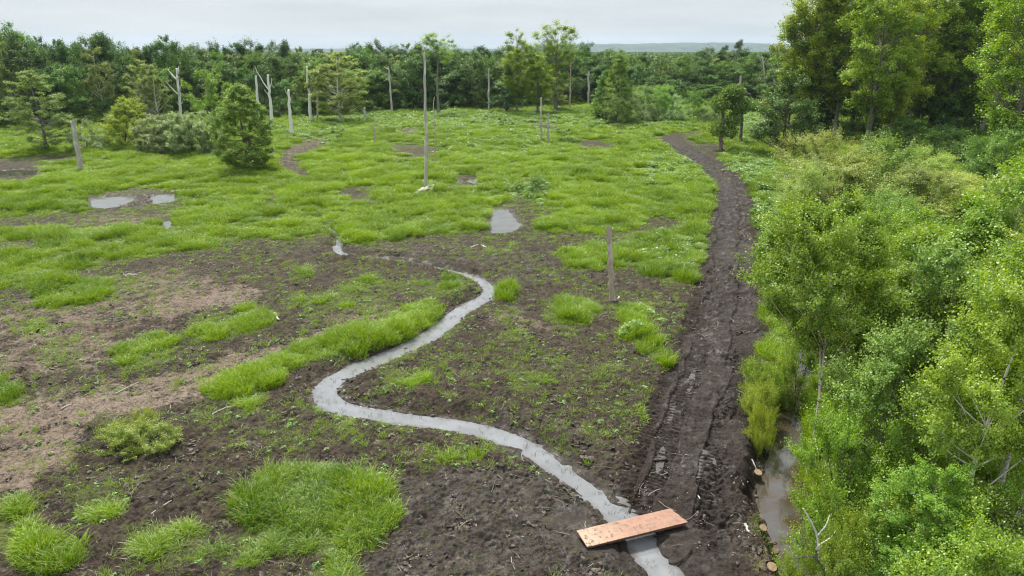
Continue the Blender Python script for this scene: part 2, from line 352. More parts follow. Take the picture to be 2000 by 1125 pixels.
class MB:
    """gathers quads/tris with numpy and makes one mesh"""
    def __init__(s): s.v = []; s.f = []; s.n = 0; s.sz = []
    def add(s, v, f):
        v = np.asarray(v, float); f = np.asarray(f, int)
        s.v.append(v); s.f.append((f + s.n).ravel()); s.sz.append(np.full(len(f), f.shape[1])); s.n += len(v)
    def tube(s, pts, rad, k=8, cap=True, jag=0, rng=None):
        pts = np.asarray(pts, float); n = len(pts); rad = np.broadcast_to(np.asarray(rad, float), (n,))
        tan = np.gradient(pts, axis=0); tan /= np.linalg.norm(tan, axis=1, keepdims=True) + 1e-9
        ref = np.where(np.abs(tan[:, 2:3]) > .9, [[1., 0, 0]], [[0, 0, 1.]])
        a = np.cross(tan, ref); a /= np.linalg.norm(a, axis=1, keepdims=True) + 1e-9
        b = np.cross(tan, a); th = np.linspace(0, 2 * np.pi, k, endpoint=False)
        rr = np.ones((n, k))
        if rng is not None: rr = 1 + .16 * rng.normal(size=(1, k)) + .05 * rng.normal(size=(n, k))
        v = pts[:, None, :] + rad[:, None, None] * rr[:, :, None] * (np.cos(th)[None, :, None] * a[:, None, :] + np.sin(th)[None, :, None] * b[:, None, :])
        if jag and rng is not None: v[-1] += tan[-1] * (rng.random((k, 1)) * jag)
        v = v.reshape(-1, 3); q = []
        i = np.arange(n - 1)[:, None] * k; j = np.arange(k)[None, :]; j2 = (j + 1) % k
        q = np.stack([i + j, i + j2, i + k + j2, i + k + j], -1).reshape(-1, 4)
        s.add(v, q)
        if cap:
            for base, c, fl in ((0, pts[0], True), ((n - 1) * k, v[-k:].mean(0) - tan[-1] * jag * .35, False)):
                vv = np.concatenate([v[base:base + k], [c]]); f = [[(m + 1) % k, m, k] if fl else [m, (m + 1) % k, k] for m in range(k)]
                s.add(vv, f)
    def box(s, c, size, rz=0, rx=0, bev=0.0):
        x, y, z = np.array(size) / 2
        v = np.array([[-x, -y, -z], [x, -y, -z], [x, y, -z], [-x, y, -z], [-x, -y, z], [x, -y, z], [x, y, z], [-x, y, z]])
        if bev:
            v[4:, :2] *= 1 - bev
        if rx: v = v @ np.array([[1, 0, 0], [0, math.cos(rx), math.sin(rx)], [0, -math.sin(rx), math.cos(rx)]])
        if rz: v = v @ np.array([[math.cos(rz), math.sin(rz), 0], [-math.sin(rz), math.cos(rz), 0], [0, 0, 1]])
        s.add(v + np.array(c), [[0, 3, 2, 1], [4, 5, 6, 7], [0, 1, 5, 4], [1, 2, 6, 5], [2, 3, 7, 6], [3, 0, 4, 7]])
    def mesh(s, name, mat=None, smooth=True, attrs=None):
        return new_mesh(name, np.concatenate(s.v), np.concatenate(s.f), np.concatenate(s.sz), mat, attrs, smooth)
def link(name, me, parent=None, loc=None):
    o = bpy.data.objects.new(name, me); C.objects.link(o)
    if parent: o.parent = parent
    if loc is not None: o.location = loc
    return o
def tag(o, label=None, cat=None, group=None, kind=None):
    if label: o["label"] = label
    if cat: o["category"] = cat
    if group: o["group"] = group
    if kind: o["kind"] = kind
    return o
def thing(name, loc, label, cat, group=None, rz=0.0, scale=None):
    o = bpy.data.objects.new(name, None); C.objects.link(o); o.empty_display_size = .3
    o.location = loc; o.rotation_euler = (0, 0, rz)
    if scale: o.scale = scale
    return tag(o, label, cat, group)
def zg(x, y):
    return float(terrain(np.array([x], float), np.array([y], float))[0][0])

# ------------------------------------------------------------------ materials
def mat(name):
    m = bpy.data.materials.new(name); m.use_nodes = True; m.node_tree.nodes.clear()
    t = m.node_tree; o = t.nodes.new("ShaderNodeOutputMaterial"); return m, t, o
def N(t, typ, **kw):
    n = t.nodes.new(typ)
    for k, v in kw.items():
        if k in n.inputs.keys(): n.inputs[k].default_value = v
        else: setattr(n, k, v)
    return n
def mixc(t, fac, a, b):
    n = t.nodes.new("ShaderNodeMix"); n.data_type = 'RGBA'
    for sock, val in ((0, fac), (6, a), (7, b)):
        if hasattr(val, 'is_linked') or hasattr(val, 'links'): t.links.new(val, n.inputs[sock])
        else: n.inputs[sock].default_value = (*val, 1) if hasattr(val, '__len__') and len(val) == 3 else val
    return n.outputs[2]
def mth(t, op, a, b=None, c=None, clamp=False):
    n = t.nodes.new("ShaderNodeMath"); n.operation = op; n.use_clamp = clamp
    for i, v in enumerate((a, b, c)):
        if v is None: continue
        if hasattr(v, 'links'): t.links.new(v, n.inputs[i])
        else: n.inputs[i].default_value = v
    return n.outputs[0]
def ramp(t, v, a, b, c=0.0, d=1.0):
    n = t.nodes.new("ShaderNodeMapRange"); t.links.new(v, n.inputs[0])
    n.inputs[1].default_value = a; n.inputs[2].default_value = b; n.inputs[3].default_value = c; n.inputs[4].default_value = d
    return n.outputs[0]
def noise(t, vec, scale, detail=4, rough=.55):
    n = N(t, "ShaderNodeTexNoise"); n.inputs["Scale"].default_value = scale; n.inputs["Detail"].default_value = detail; n.inputs["Roughness"].default_value = rough
    t.links.new(vec, n.inputs["Vector"]); return n.outputs["Fac"]
def leaf_mat(name, dark, light, tip=None, trans=.38, inst=False, vary=.22, gloss=.05):
    """thin leaf: per-leaf and per-clump tints, light passes through"""
    m, t, o = mat(name)
    a = N(t, "ShaderNodeAttribute"); a.attribute_name = "tint"; a.attribute_type = 'INSTANCER' if inst else 'GEOMETRY'
    col = mixc(t, a.outputs["Fac"], dark, light)
    if inst:
        b = N(t, "ShaderNodeAttribute"); b.attribute_name = "shade"; b.attribute_type = 'GEOMETRY'
        col = mixc(t, mth(t, 'MULTIPLY', b.outputs["Fac"], .55), col, tip or light)
        if name == 'grass_blade': col = mixc(t, ramp(t, b.outputs["Fac"], .965, .98), col, (.36, .30, .15))
    else:
        oi = N(t, "ShaderNodeObjectInfo")
        hsv = N(t, "ShaderNodeHueSaturation"); t.links.new(col, hsv.inputs["Color"])
        t.links.new(ramp(t, oi.outputs["Random"], 0, 1, 1 - vary, 1 + vary), hsv.inputs["Value"])
        t.links.new(ramp(t, mth(t, 'FRACT', mth(t, 'MULTIPLY', oi.outputs["Random"], 7.31)), 0, 1, .485, .515), hsv.inputs["Hue"])
        col = hsv.outputs[0]
    df = N(t, "ShaderNodeBsdfDiffuse"); tr = N(t, "ShaderNodeBsdfTranslucent"); gl = N(t, "ShaderNodeBsdfGlossy"); gl.inputs["Roughness"].default_value = .45
    t.links.new(col, df.inputs[0])
    hs2 = N(t, "ShaderNodeHueSaturation"); hs2.inputs["Hue"].default_value = .485; hs2.inputs["Saturation"].default_value = 1.1; hs2.inputs["Value"].default_value = 1.15
    t.links.new(col, hs2.inputs["Color"]); t.links.new(hs2.outputs[0], tr.inputs[0])
    m1 = N(t, "ShaderNodeMixShader"); m1.inputs[0].default_value = trans; t.links.new(df.outputs[0], m1.inputs[1]); t.links.new(tr.outputs[0], m1.inputs[2])
    m2 = N(t, "ShaderNodeMixShader"); m2.inputs[0].default_value = gloss; t.links.new(m1.outputs[0], m2.inputs[1]); t.links.new(gl.outputs[0], m2.inputs[2])
    t.links.new(m2.outputs[0], o.inputs[0]); return m
def bark_mat(name, c1, c2, c3=None, scale=(6, 6, 1.2), bump=.5, marks=None, moss=None):
    m, t, o = mat(name); tc = N(t, "ShaderNodeTexCoord"); mp = N(t, "ShaderNodeMapping"); mp.inputs["Scale"].default_value = scale
    t.links.new(tc.outputs["Object"], mp.inputs[0])
    n1 = noise(t, mp.outputs[0], 3, 6, .65); col = mixc(t, ramp(t, n1, .3, .7), c1, c2)
    if c3:
        n2 = noise(t, tc.outputs["Object"], .7, 3); col = mixc(t, ramp(t, n2, .5, .68), col, c3)
    if marks:
        mp2 = N(t, "ShaderNodeMapping"); mp2.inputs["Scale"].default_value = (2, 2, 9); t.links.new(tc.outputs["Object"], mp2.inputs[0])
        n3 = noise(t, mp2.outputs[0], 1.5, 3); col = mixc(t, ramp(t, n3, .58, .66), col, marks)
    if moss:
        n4 = noise(t, tc.outputs["Object"], 1.6, 3); col = mixc(t, ramp(t, n4, .5, .62), col, moss)
    bs = N(t, "ShaderNodeBsdfPrincipled"); bs.inputs["Roughness"].default_value = .9; t.links.new(col, bs.inputs["Base Color"])
    bp = N(t, "ShaderNodeBump"); bp.inputs["Strength"].default_value = bump; bp.inputs["Distance"].default_value = .03
    t.links.new(n1, bp.inputs["Height"]); t.links.new(bp.outputs[0], bs.inputs["Normal"]); t.links.new(bs.outputs[0], o.inputs[0]); return m
M = {}
M['bark'] = bark_mat("bark_brown", (.045, .036, .028), (.13, .11, .09))
M['bark_grey'] = bark_mat("bark_grey", (.11, .10, .09), (.25, .23, .21), moss=(.10, .11, .05))
M['birch'] = bark_mat("bark_birch", (.58, .53, .47), (.82, .78, .72), marks=(.07, .06, .05))
M['birch_pink'] = bark_mat("bark_birch_warm", (.58, .46, .36), (.80, .70, .60), marks=(.10, .07, .05))
M['dead'] = bark_mat("dead_wood_grey", (.22, .20, .18), (.55, .51, .47), (.62, .59, .55), scale=(9, 9, .8), bump=.8)
M['dead_white'] = bark_mat("dead_wood_white", (.52, .50, .47), (.84, .82, .79), scale=(9, 9, .8), bump=.6)
M['dead_brown'] = bark_mat("dead_wood_brown", (.24, .18, .14), (.56, .47, .39), (.66, .61, .55), scale=(9, 9, .7), bump=.9)
M['ivy_bark'] = bark_mat("ivy_bark", (.10, .075, .06), (.24, .19, .155), moss=(.05, .06, .02))
M['oak'] = leaf_mat("leaf_oak", (.045, .118, .015), (.15, .28, .034), trans=.34)
M['oak_dark'] = leaf_mat("leaf_dark", (.030, .085, .012), (.105, .205, .028), trans=.3)
M['light'] = leaf_mat("leaf_light", (.12, .25, .022), (.27, .42, .045), trans=.38)
M['pale'] = leaf_mat("leaf_pale", (.17, .25, .05), (.34, .43, .105), trans=.38)
M['poplar'] = leaf_mat("leaf_poplar", (.15, .28, .014), (.38, .52, .03), trans=.45, vary=.10)
M['birchleaf'] = leaf_mat("leaf_birch", (.12, .25, .014), (.34, .50, .04), trans=.42, vary=.12)
M['alder'] = leaf_mat("leaf_alder", (.12, .25, .03), (.29, .44, .08), gloss=.05, trans=.36)
M['yellow'] = leaf_mat("leaf_yellow", (.24, .34, .02), (.46, .56, .04), trans=.42)
M['yellowgreen'] = leaf_mat("leaf_yellowgreen", (.16, .26, .016), (.36, .46, .04), trans=.4)
M['willow'] = leaf_mat("leaf_willow", (.18, .29, .08), (.46, .58, .24), trans=.34)
M['hawthorn'] = leaf_mat("leaf_hawthorn", (.19, .28, .05), (.44, .53, .12), trans=.38)
M['hazel'] = leaf_mat("leaf_hazel", (.09, .21, .025), (.26, .42, .065), trans=.38)
M['conic'] = leaf_mat("leaf_conic", (.12, .22, .025), (.28, .41, .06), trans=.36)
M['blue'] = leaf_mat("leaf_bluegreen", (.06, .15, .04), (.155, .28, .085), trans=.34)
M['grass'] = leaf_mat("grass_blade", (.036, .145, .005), (.265, .45, .010), (.34, .44, .04), trans=.36, inst=True)
M['herb'] = leaf_mat("herb_leaf", (.10, .23, .04), (.24, .38, .11), (.33, .46, .18), trans=.3, inst=True)
M['far'] = leaf_mat("leaf_far", (.028, .080, .014), (.105, .19, .034), (.12, .20, .04), inst=True, trans=.3)
M['sedge'] = leaf_mat("stem_dark", (.05, .06, .02), (.10, .12, .03), (.10, .10, .04), trans=.2, inst=True)
def debris_mat():
    m, t, o = mat("broken_wood")
    a = N(t, "ShaderNodeAttribute"); a.attribute_name = "tint"; a.attribute_type = 'INSTANCER'
    col = mixc(t, a.outputs["Fac"], (.07, .052, .04), (.50, .44, .38))
    bs = N(t, "ShaderNodeBsdfPrincipled"); bs.inputs["Roughness"].default_value = .85; t.links.new(col, bs.inputs["Base Color"]); t.links.new(bs.outputs[0], o.inputs[0]); return m
M['debris'] = debris_mat()
def clod_mat():
    m, t, o = mat("mud_clod")
    a = N(t, "ShaderNodeAttribute"); a.attribute_name = "tint"; a.attribute_type = 'INSTANCER'
    tc = N(t, "ShaderNodeTexCoord"); n1 = noise(t, tc.outputs["Object"], 9, 4)
    col = mixc(t, a.outputs["Fac"], (.018, .0125, .0095), (.13, .098, .075)); col = mixc(t, mth(t, 'MULTIPLY', n1, .5), col, (.03, .022, .017))
    bs = N(t, "ShaderNodeBsdfPrincipled"); bs.inputs["Roughness"].default_value = .6; t.links.new(col, bs.inputs["Base Color"]); t.links.new(bs.outputs[0], o.inputs[0]); return m
M['clod'] = clod_mat()
def ground_mat():
    m, t, o = mat("peat_ground"); tc = N(t, "ShaderNodeTexCoord"); P = tc.outputs["Object"]
    at = {}
    for k in ("turf", "dry", "wet", "chip", "track"):
        a = N(t, "ShaderNodeAttribute"); a.attribute_name = k; at[k] = a.outputs["Fac"]
    f = noise(t, P, 7.0, 8, .68); mid = noise(t, P, 1.3, 5, .6); big = noise(t, P, .28, 4)
    mud = mixc(t, ramp(t, f, .38, .66), (.0085, .0058, .0047), (.054, .0375, .0285))
    mud = mixc(t, mth(t, 'MULTIPLY', ramp(t, mid, .46, .74), .6), mud, (.078, .056, .041))
    film = mth(t, 'MULTIPLY', ramp(t, noise(t, P, 3.1, 6, .7), .50, .64), .55)
    mud = mixc(t, film, mud, (.062, .075, .018))
    mud = mixc(t, mth(t, 'MULTIPLY', at['track'], .8), mud, mixc(t, ramp(t, f, .3, .75), (.008, .0055, .0046), (.040, .027, .021)))
    dry = mixc(t, ramp(t, f, .3, .7), (.095, .072, .053), (.235, .187, .142))
    dry = mixc(t, mth(t, 'MULTIPLY', ramp(t, big, .4, .65), .6), dry, (.125, .088, .067))
    mpv = N(t, "ShaderNodeMapping"); mpv.inputs["Scale"].default_value = (1, 1, .02); t.links.new(P, mpv.inputs[0])
    vo = N(t, "ShaderNodeTexVoronoi"); vo.feature = 'DISTANCE_TO_EDGE'; vo.inputs["Scale"].default_value = 1.7
    vadd = N(t, "ShaderNodeVectorMath"); vadd.operation = 'ADD'; t.links.new(mpv.outputs[0], vadd.inputs[0])
    nv = N(t, "ShaderNodeTexNoise"); nv.inputs["Scale"].default_value = 2.0; t.links.new(P, nv.inputs["Vector"]); t.links.new(nv.outputs["Color"], vadd.inputs[1])
    t.links.new(vadd.outputs[0], vo.inputs["Vector"])
    crack = ramp(t, vo.outputs["Distance"], .006, .035, 1, 0)
    dry = mixc(t, mth(t, 'MULTIPLY', crack, .75), dry, (.05, .036, .027))
    dfac = ramp(t, mth(t, 'ADD', at['dry'], mth(t, 'MULTIPLY', mth(t, 'SUBTRACT', mth(t, 'ADD', mid, mth(t, 'MULTIPLY', f, .9)), 1.0), 1.9)), .32, .80)
    col = mixc(t, dfac, mud, dry)
    soil = mixc(t, ramp(t, f, .35, .7), (.035, .05, .010), (.095, .125, .022))
    tfac = ramp(t, mth(t, 'ADD', at['turf'], mth(t, 'MULTIPLY', mth(t, 'SUBTRACT', f, .5), .9)), .38, .75)
    col = mixc(t, tfac, col, soil)
    chipn = noise(t, P, 26.0, 3, .7)
    cf = mth(t, 'MULTIPLY', ramp(t, chipn, .60, .68), mth(t, 'MINIMUM', at['chip'], .75))
    col = mixc(t, cf, col, (.42, .36, .30))
    wetf = ramp(t, mth(t, 'ADD', at['wet'], mth(t, 'MULTIPLY', mth(t, 'SUBTRACT', mid, .5), 1.3)), .35, .85)
    wcol = N(t, "ShaderNodeHueSaturation"); wcol.inputs["Value"].default_value = .72; t.links.new(col, wcol.inputs["Color"])
    col = mixc(t, wetf, col, wcol.outputs[0])
    col = mixc(t, mth(t, 'MULTIPLY', at['track'], mth(t, 'SUBTRACT', .85, mth(t, 'MULTIPLY', dfac, .45))), col, mixc(t, ramp(t, f, .36, .68), (.006, .0042, .0034), (.038, .026, .020)))
    bs = N(t, "ShaderNodeBsdfPrincipled"); t.links.new(col, bs.inputs["Base Color"]); t.links.new(mth(t, 'ADD', .2, mth(t, 'MULTIPLY', wetf, .25)), bs.inputs["Specular IOR Level"])
    sheen = noise(t, P, 2.2, 5, .6)
    rgh = mth(t, 'SUBTRACT', .85, mth(t, 'MULTIPLY', wetf, ramp(t, sheen, .50, .64, .05, .58)))
    t.links.new(rgh, bs.inputs["Roughness"])
    hgt = mth(t, 'ADD', mth(t, 'MULTIPLY', f, .8), mth(t, 'MULTIPLY', noise(t, P, 22, 3, .6), .35))
    hgt = mth(t, 'SUBTRACT', hgt, mth(t, 'MULTIPLY', crack, mth(t, 'MULTIPLY', dfac, .3)))
    bp = N(t, "ShaderNodeBump"); bp.inputs["Strength"].default_value = .85; bp.inputs["Distance"].default_value = .07
    t.links.new(hgt, bp.inputs["Height"]); t.links.new(bp.outputs[0], bs.inputs["Normal"]); t.links.new(bs.outputs[0], o.inputs[0]); return m
M['ground'] = ground_mat()
def water_mat(name, c, c2, rough=.04, spec=.5):
    m, t, o = mat(name); tc = N(t, "ShaderNodeTexCoord"); P = tc.outputs["Object"]
    n1 = noise(t, P, 1.1, 4); n2 = noise(t, P, 5.0, 3)
    ea = N(t, "ShaderNodeAttribute"); ea.attribute_name = 'shallow'
    n3 = noise(t, P, 2.6, 5, .65)
    sh = ramp(t, mth(t, 'ADD', ea.outputs["Fac"], mth(t, 'MULTIPLY', mth(t, 'SUBTRACT', n3, .5), .9)), .55, .95)
    wc = mixc(t, ramp(t, n1, .35, .65), c, c2); wc = mixc(t, mth(t, 'MULTIPLY', sh, .85), wc, (.075, .062, .052))
    bs = N(t, "ShaderNodeBsdfPrincipled"); t.links.new(wc, bs.inputs["Base Color"])
    bs.inputs["Roughness"].default_value = rough; bs.inputs["IOR"].default_value = 1.75
    bs.inputs["Specular IOR Level"].default_value = spec
    bp = N(t, "ShaderNodeBump"); bp.inputs["Strength"].default_value = .05; bp.inputs["Distance"].default_value = .02
    t.links.new(n2, bp.inputs["Height"]); t.links.new(bp.outputs[0], bs.inputs["Normal"]); t.links.new(bs.outputs[0], o.inputs[0]); return m
M['stream'] = water_mat("water_silty", (.20, .207, .22), (.15, .155, .16), .02, .5)
M['pond'] = water_mat("water_pond", (.085, .085, .075), (.05, .045, .03), .02, .5)
M['puddle'] = water_mat("water_puddle", (.075, .066, .06), (.05, .043, .038))
M['brook'] = water_mat("water_brook", (.075, .07, .065), (.055, .036, .02), .03, .5)
def plain(name, c, rough=.6, c2=None, scale=4, metal=0.0):
    m, t, o = mat(name); tc = N(t, "ShaderNodeTexCoord"); n1 = noise(t, tc.outputs["Object"], scale, 5, .6)
    bs = N(t, "ShaderNodeBsdfPrincipled"); t.links.new(mixc(t, ramp(t, n1, .35, .65), c, c2 or tuple(x * .7 for x in c)), bs.inputs["Base Color"])
    bs.inputs["Roughness"].default_value = rough; bs.inputs["Metallic"].default_value = metal; t.links.new(bs.outputs[0], o.inputs[0]); return m
M['cut'] = plain("cut_wood", (.34, .25, .16), .9, (.20, .13, .08), 14)
M['dig_yellow'] = plain("digger_yellow", (.80, .42, .08), .45)
M['dig_dark'] = plain("digger_dark", (.03, .032, .036), .5)
M['dig_grey'] = plain("digger_steel", (.32, .33, .35), .35)
M['dig_glass'] = plain("digger_glass", (.02, .025, .03), .08)
M['rubber'] = plain("track_steel", (.03, .026, .022), .7)
M['hill'] = plain("hill_woodland", (.045, .085, .04), 1.0, (.012, .03, .016), .008)
def board_mat():
    m, t, o = mat("plywood_red"); tc = N(t, "ShaderNodeTexCoord"); P = tc.outputs["Object"]
    mp = N(t, "ShaderNodeMapping"); mp.inputs["Scale"].default_value = (1.0, 7, 7); t.links.new(P, mp.inputs[0])
    n1 = noise(t, mp.outputs[0], 2.2, 6, .65); n2 = noise(t, P, 1.1, 4); n3 = noise(t, P, 6, 6, .7)
    col = mixc(t, ramp(t, n1, .3, .7), (.25, .125, .08), (.37, .215, .15))
    sx = N(t, "ShaderNodeSeparateXYZ"); t.links.new(P, sx.inputs[0])
    pale = mth(t, 'MULTIPLY', ramp(t, mth(t, 'ADD', sx.outputs[0], mth(t, 'MULTIPLY', n2, 1.2)), -1.1, .5, 1, 0), .8)
    col = mixc(t, pale, col, (.44, .32, .225))
    spots = mth(t, 'MULTIPLY', ramp(t, n3, .53, .62), ramp(t, sx.outputs[0], -1.6, 1.4, 1.0, .55))
    col = mixc(t, spots, col, (.09, .06, .045)); col = mixc(t, mth(t, 'MULTIPLY', ramp(t, noise(t, P, 2.3, 4, .6), .45, .7), .45), col, (.17, .105, .075))
    bs = N(t, "ShaderNodeBsdfPrincipled"); t.links.new(col, bs.inputs["Base Color"]); bs.inputs["Roughness"].default_value = .6
    bp = N(t, "ShaderNodeBump"); bp.inputs["Strength"].default_value = .25; bp.inputs["Distance"].default_value = .01; t.links.new(n1, bp.inputs["Height"]); t.links.new(bp.outputs[0], bs.inputs["Normal"])
    t.links.new(bs.outputs[0], o.inputs[0]); return m
M['board'] = board_mat()
M['board_dark'] = plain("plywood_under", (.16, .075, .05), .7)

# ------------------------------------------------------------------ the ground: one sheet to the horizon
def make_ground():
    inv = np.linspace(1 / 11.0, 1 / 330.0, 1480)
    ys = np.concatenate([np.linspace(2.0, 10.9, 60), 1 / inv, np.geomspace(345, 7000, 40)])
    ts = np.concatenate([np.linspace(-2.6, -.87, 60), np.linspace(-.86, .86, 1180), np.linspace(.87, 2.6, 60)])
    Y, T = np.meshgrid(ys, ts, indexing='ij'); X = (T * Y).ravel(); Y = Y.ravel()
    z, bank, off, s = terrain(X, Y)
    turf, dry, wet, chip, ph = cover(X, Y)
    near = 1 - sstep(60, 160, Y)
    intrk = (1 - sstep(1.7, 2.5, np.abs(off))) * (1 - sstep(95, 120, Y)) * (np.abs(off) < 4)
    clod = (fbm(X, Y, .55, 4, 0, .6) - .5); cl2 = np.abs(fbm(X, Y, .26, 3, 2, .6) - .5)
    rough = (1 - .55 * np.clip(dry, 0, 1)) * (1 - .5 * intrk) * (1 - .45 * turf)
    rdg = 1 - np.abs(2 * fbm(X, Y, .9, 4, 1, .62) - 1)
    z = z + near * rough * (clod * .30 + cl2 * .30 + (rdg - .75) * .22) * np.where(bank < 0, .15, 1) * (.6 + .4 * sstep(0, .5, bank))
    # ruts and the grouser marks of the crawler tracks
    offw = off + (fbm(X, Y, 2.4, 3, 0) - .5) * .9
    lane = (np.abs(np.abs(offw - .1 * np.sin(s * .22)) - .95) < .42) | (np.abs(off + 1.9) < .35)
    rid = np.sin(s * 2 * np.pi / .23) * .5 + .5
    seg = np.maximum(sstep(.42, .6, fbm(X, Y, 5.0, 2, 4)), (1 - sstep(30, 36, Y)) * (off < .4))
    treadn = lane * intrk * (.25 + .75 * seg)
    z = z + intrk * ((rdg - .75) * .30 + cl2 * .22) * sstep(.45, .62, fbm(X, Y, 3.2, 3, 1)) * np.where((Y < 34) & (off < .4), .25, 1) - lane * intrk * .10 + treadn * rid ** 2 * .085 + intrk * (1 - lane) * .03
    # the old double rut through the dry silt
    RUT = spline([ground(a, b) for a, b in [(60, 830), (200, 770), (340, 735), (480, 696), (640, 652), (800, 606)]])
    d2, s2, sd2, _ = poly_dist(X, Y, RUT, 3)
    z = z - .09 * np.exp(-((d2 - .85) / .22) ** 2) * (.6 + .8 * fbm(X, Y, 1.1, 2, 3))
    # low mud ridges left by the digger
    for pts in ([(205, 640), (260, 634)], [(285, 628), (340, 622), (395, 610)], [(640, 512), (760, 500), (900, 520)], [(1010, 860), (1120, 910), (1200, 975)], [(800, 1000), (900, 960), (960, 1010)], [(860, 1080), (960, 1040)]):
        rp = spline([ground(a, b) for a, b in pts]); d3, _, _, _ = poly_dist(X, Y, rp, 2)
        z = z + .16 * np.exp(-(d3 / .32) ** 2) * (.4 + 1.2 * fbm(X, Y, .5, 3, 1))
    brd = ground(1232, 1034); dbr = np.hypot((X - brd[0]) / 2.2, (Y - brd[1]) / 1.0)
    z = np.where(dbr < 1.5, np.minimum(z, -.01 + sstep(.9, 1.5, dbr) * .15), z)
    z = np.where(Y > 330, np.minimum(z, 0) * 0, z)
    wet = np.clip(wet + (1 - sstep(0, .35, bank)) * .7, 0, 1.4)
    dry = dry * sstep(-.1, .25, bank)
    turf2 = np.where(Y > 140, np.maximum(turf, .7), turf) * sstep(.2, .6, bank) * (1 - intrk)
    nr, nc = len(ys), len(ts)
    i = np.arange(nr - 1)[:, None] * nc + np.arange(nc - 1)[None, :]
    q = np.stack([i, i + 1, i + nc + 1, i + nc], -1).reshape(-1, 4)
    A = {k: ('POINT', 'FLOAT', v.astype(np.float32)) for k, v in dict(turf=turf2, dry=dry, wet=wet, chip=chip, track=intrk).items()}
    me = new_mesh("ground", np.stack([X, Y, z], 1), q, np.full(len(q), 4), M['ground'], A, True)
    o = link("ground", me); tag(o, kind="structure"); return o
make_ground()

def ribbon(name, path, z, mt, extra):
    p = path[:, :2]; tan = np.gradient(p, axis=0); tan /= np.linalg.norm(tan, axis=1, keepdims=True); nrm = np.stack([-tan[:, 1], tan[:, 0]], 1)
    hw = path[:, 2] * .5; n = len(p); V_ = []; E_ = []
    for k in (-1, -.55, -.2, .2, .55, 1):
        o_ = np.sign(k) * (hw + extra) if abs(k) == 1 else k * hw * 1.15
        V_.append(np.c_[p + nrm * o_[:, None], np.full(n, z)]); E_.append(np.full(n, 1.0 if abs(k) == 1 else abs(k)))
    i = np.arange(n - 1)[None, :] + n * np.arange(5)[:, None]
    q = np.stack([i, i + 1, i + n + 1, i + n], -1).reshape(-1, 4)
    me = new_mesh(name, np.concatenate(V_), q, np.full(len(q), 4), mt, {'shallow': ('POINT', 'FLOAT', np.concatenate(E_).astype(np.float32))}, True); return tag(link(name, me), kind="structure")
ribbon("stream_water", STREAM, ST_Z, M['stream'], .30)
ribbon("brook_water", BROOK, BR_Z, M['brook'], .40)
def sheet(name, poly, z, mt, grow):
    c = poly.mean(0); d = poly - c; v = c + d * (1 + grow / np.maximum(np.linalg.norm(d, axis=1, keepdims=True), .3))
    # a fan is safe here: every outline is star-shaped about its middle or only slightly not
    vv = np.concatenate([np.c_[v, np.full(len(v), z)], [[*c, z]]]); n = len(v)
    f = [[i, (i + 1) % n, n] for i in range(n)]
    me = new_mesh(name, vv, f, np.full(n, 3), mt, None, True); return tag(link(name, me), kind="structure")
def hull_box(poly, z, mt, name, grow):
    lo = poly.min(0) - grow; hi = poly.max(0) + grow
    v = [[lo[0], lo[1], z], [hi[0], lo[1], z], [hi[0], hi[1], z], [lo[0], hi[1], z]]
    me = new_mesh(name, np.array(v), [[0, 1, 2, 3]], [4], mt); return tag(link(name, me), kind="structure")
for i, p in enumerate(PW): sheet("pond_water", p, POND_Z, M['pond'], .35)
for p in PUW: sheet("puddle_water", p, -.03, M['puddle'], .10)

# hills on the skyline
def make_hills():
    mb = []
    xs = np.linspace(-7000, 8600, 800)
    rows = []
    for dy_, k in ((0, 0.0), (250, .55), (500, .85), (800, 1.0), (1400, .9)):
        xq = xs / 2.0; prof = 22 + 66 * np.exp(-((xq - 900) / 620) ** 2) + 14 * np.exp(-((xq + 900) / 900) ** 2) + 22 * np.exp(-((xq - 300) / 220) ** 2)
        zz = prof * k + (fbm(xs, np.full_like(xs, dy_), 60, 4, 1) - .5) * 12 * (k > 0) - (0 if k else 1)
        rows.append(np.stack([xs, np.full_like(xs, 5800 + dy_), zz], 1))
    v = np.concatenate(rows); nc = len(xs); i = np.arange(4)[:, None] * nc + np.arange(nc - 1)[None, :]
    q = np.stack([i, i + 1, i + nc + 1, i + nc], -1).reshape(-1, 4)
    tag(link("hills", new_mesh("hills", v, q, np.full(len(q), 4), M['hill'], None, False)), kind="structure")
make_hills()

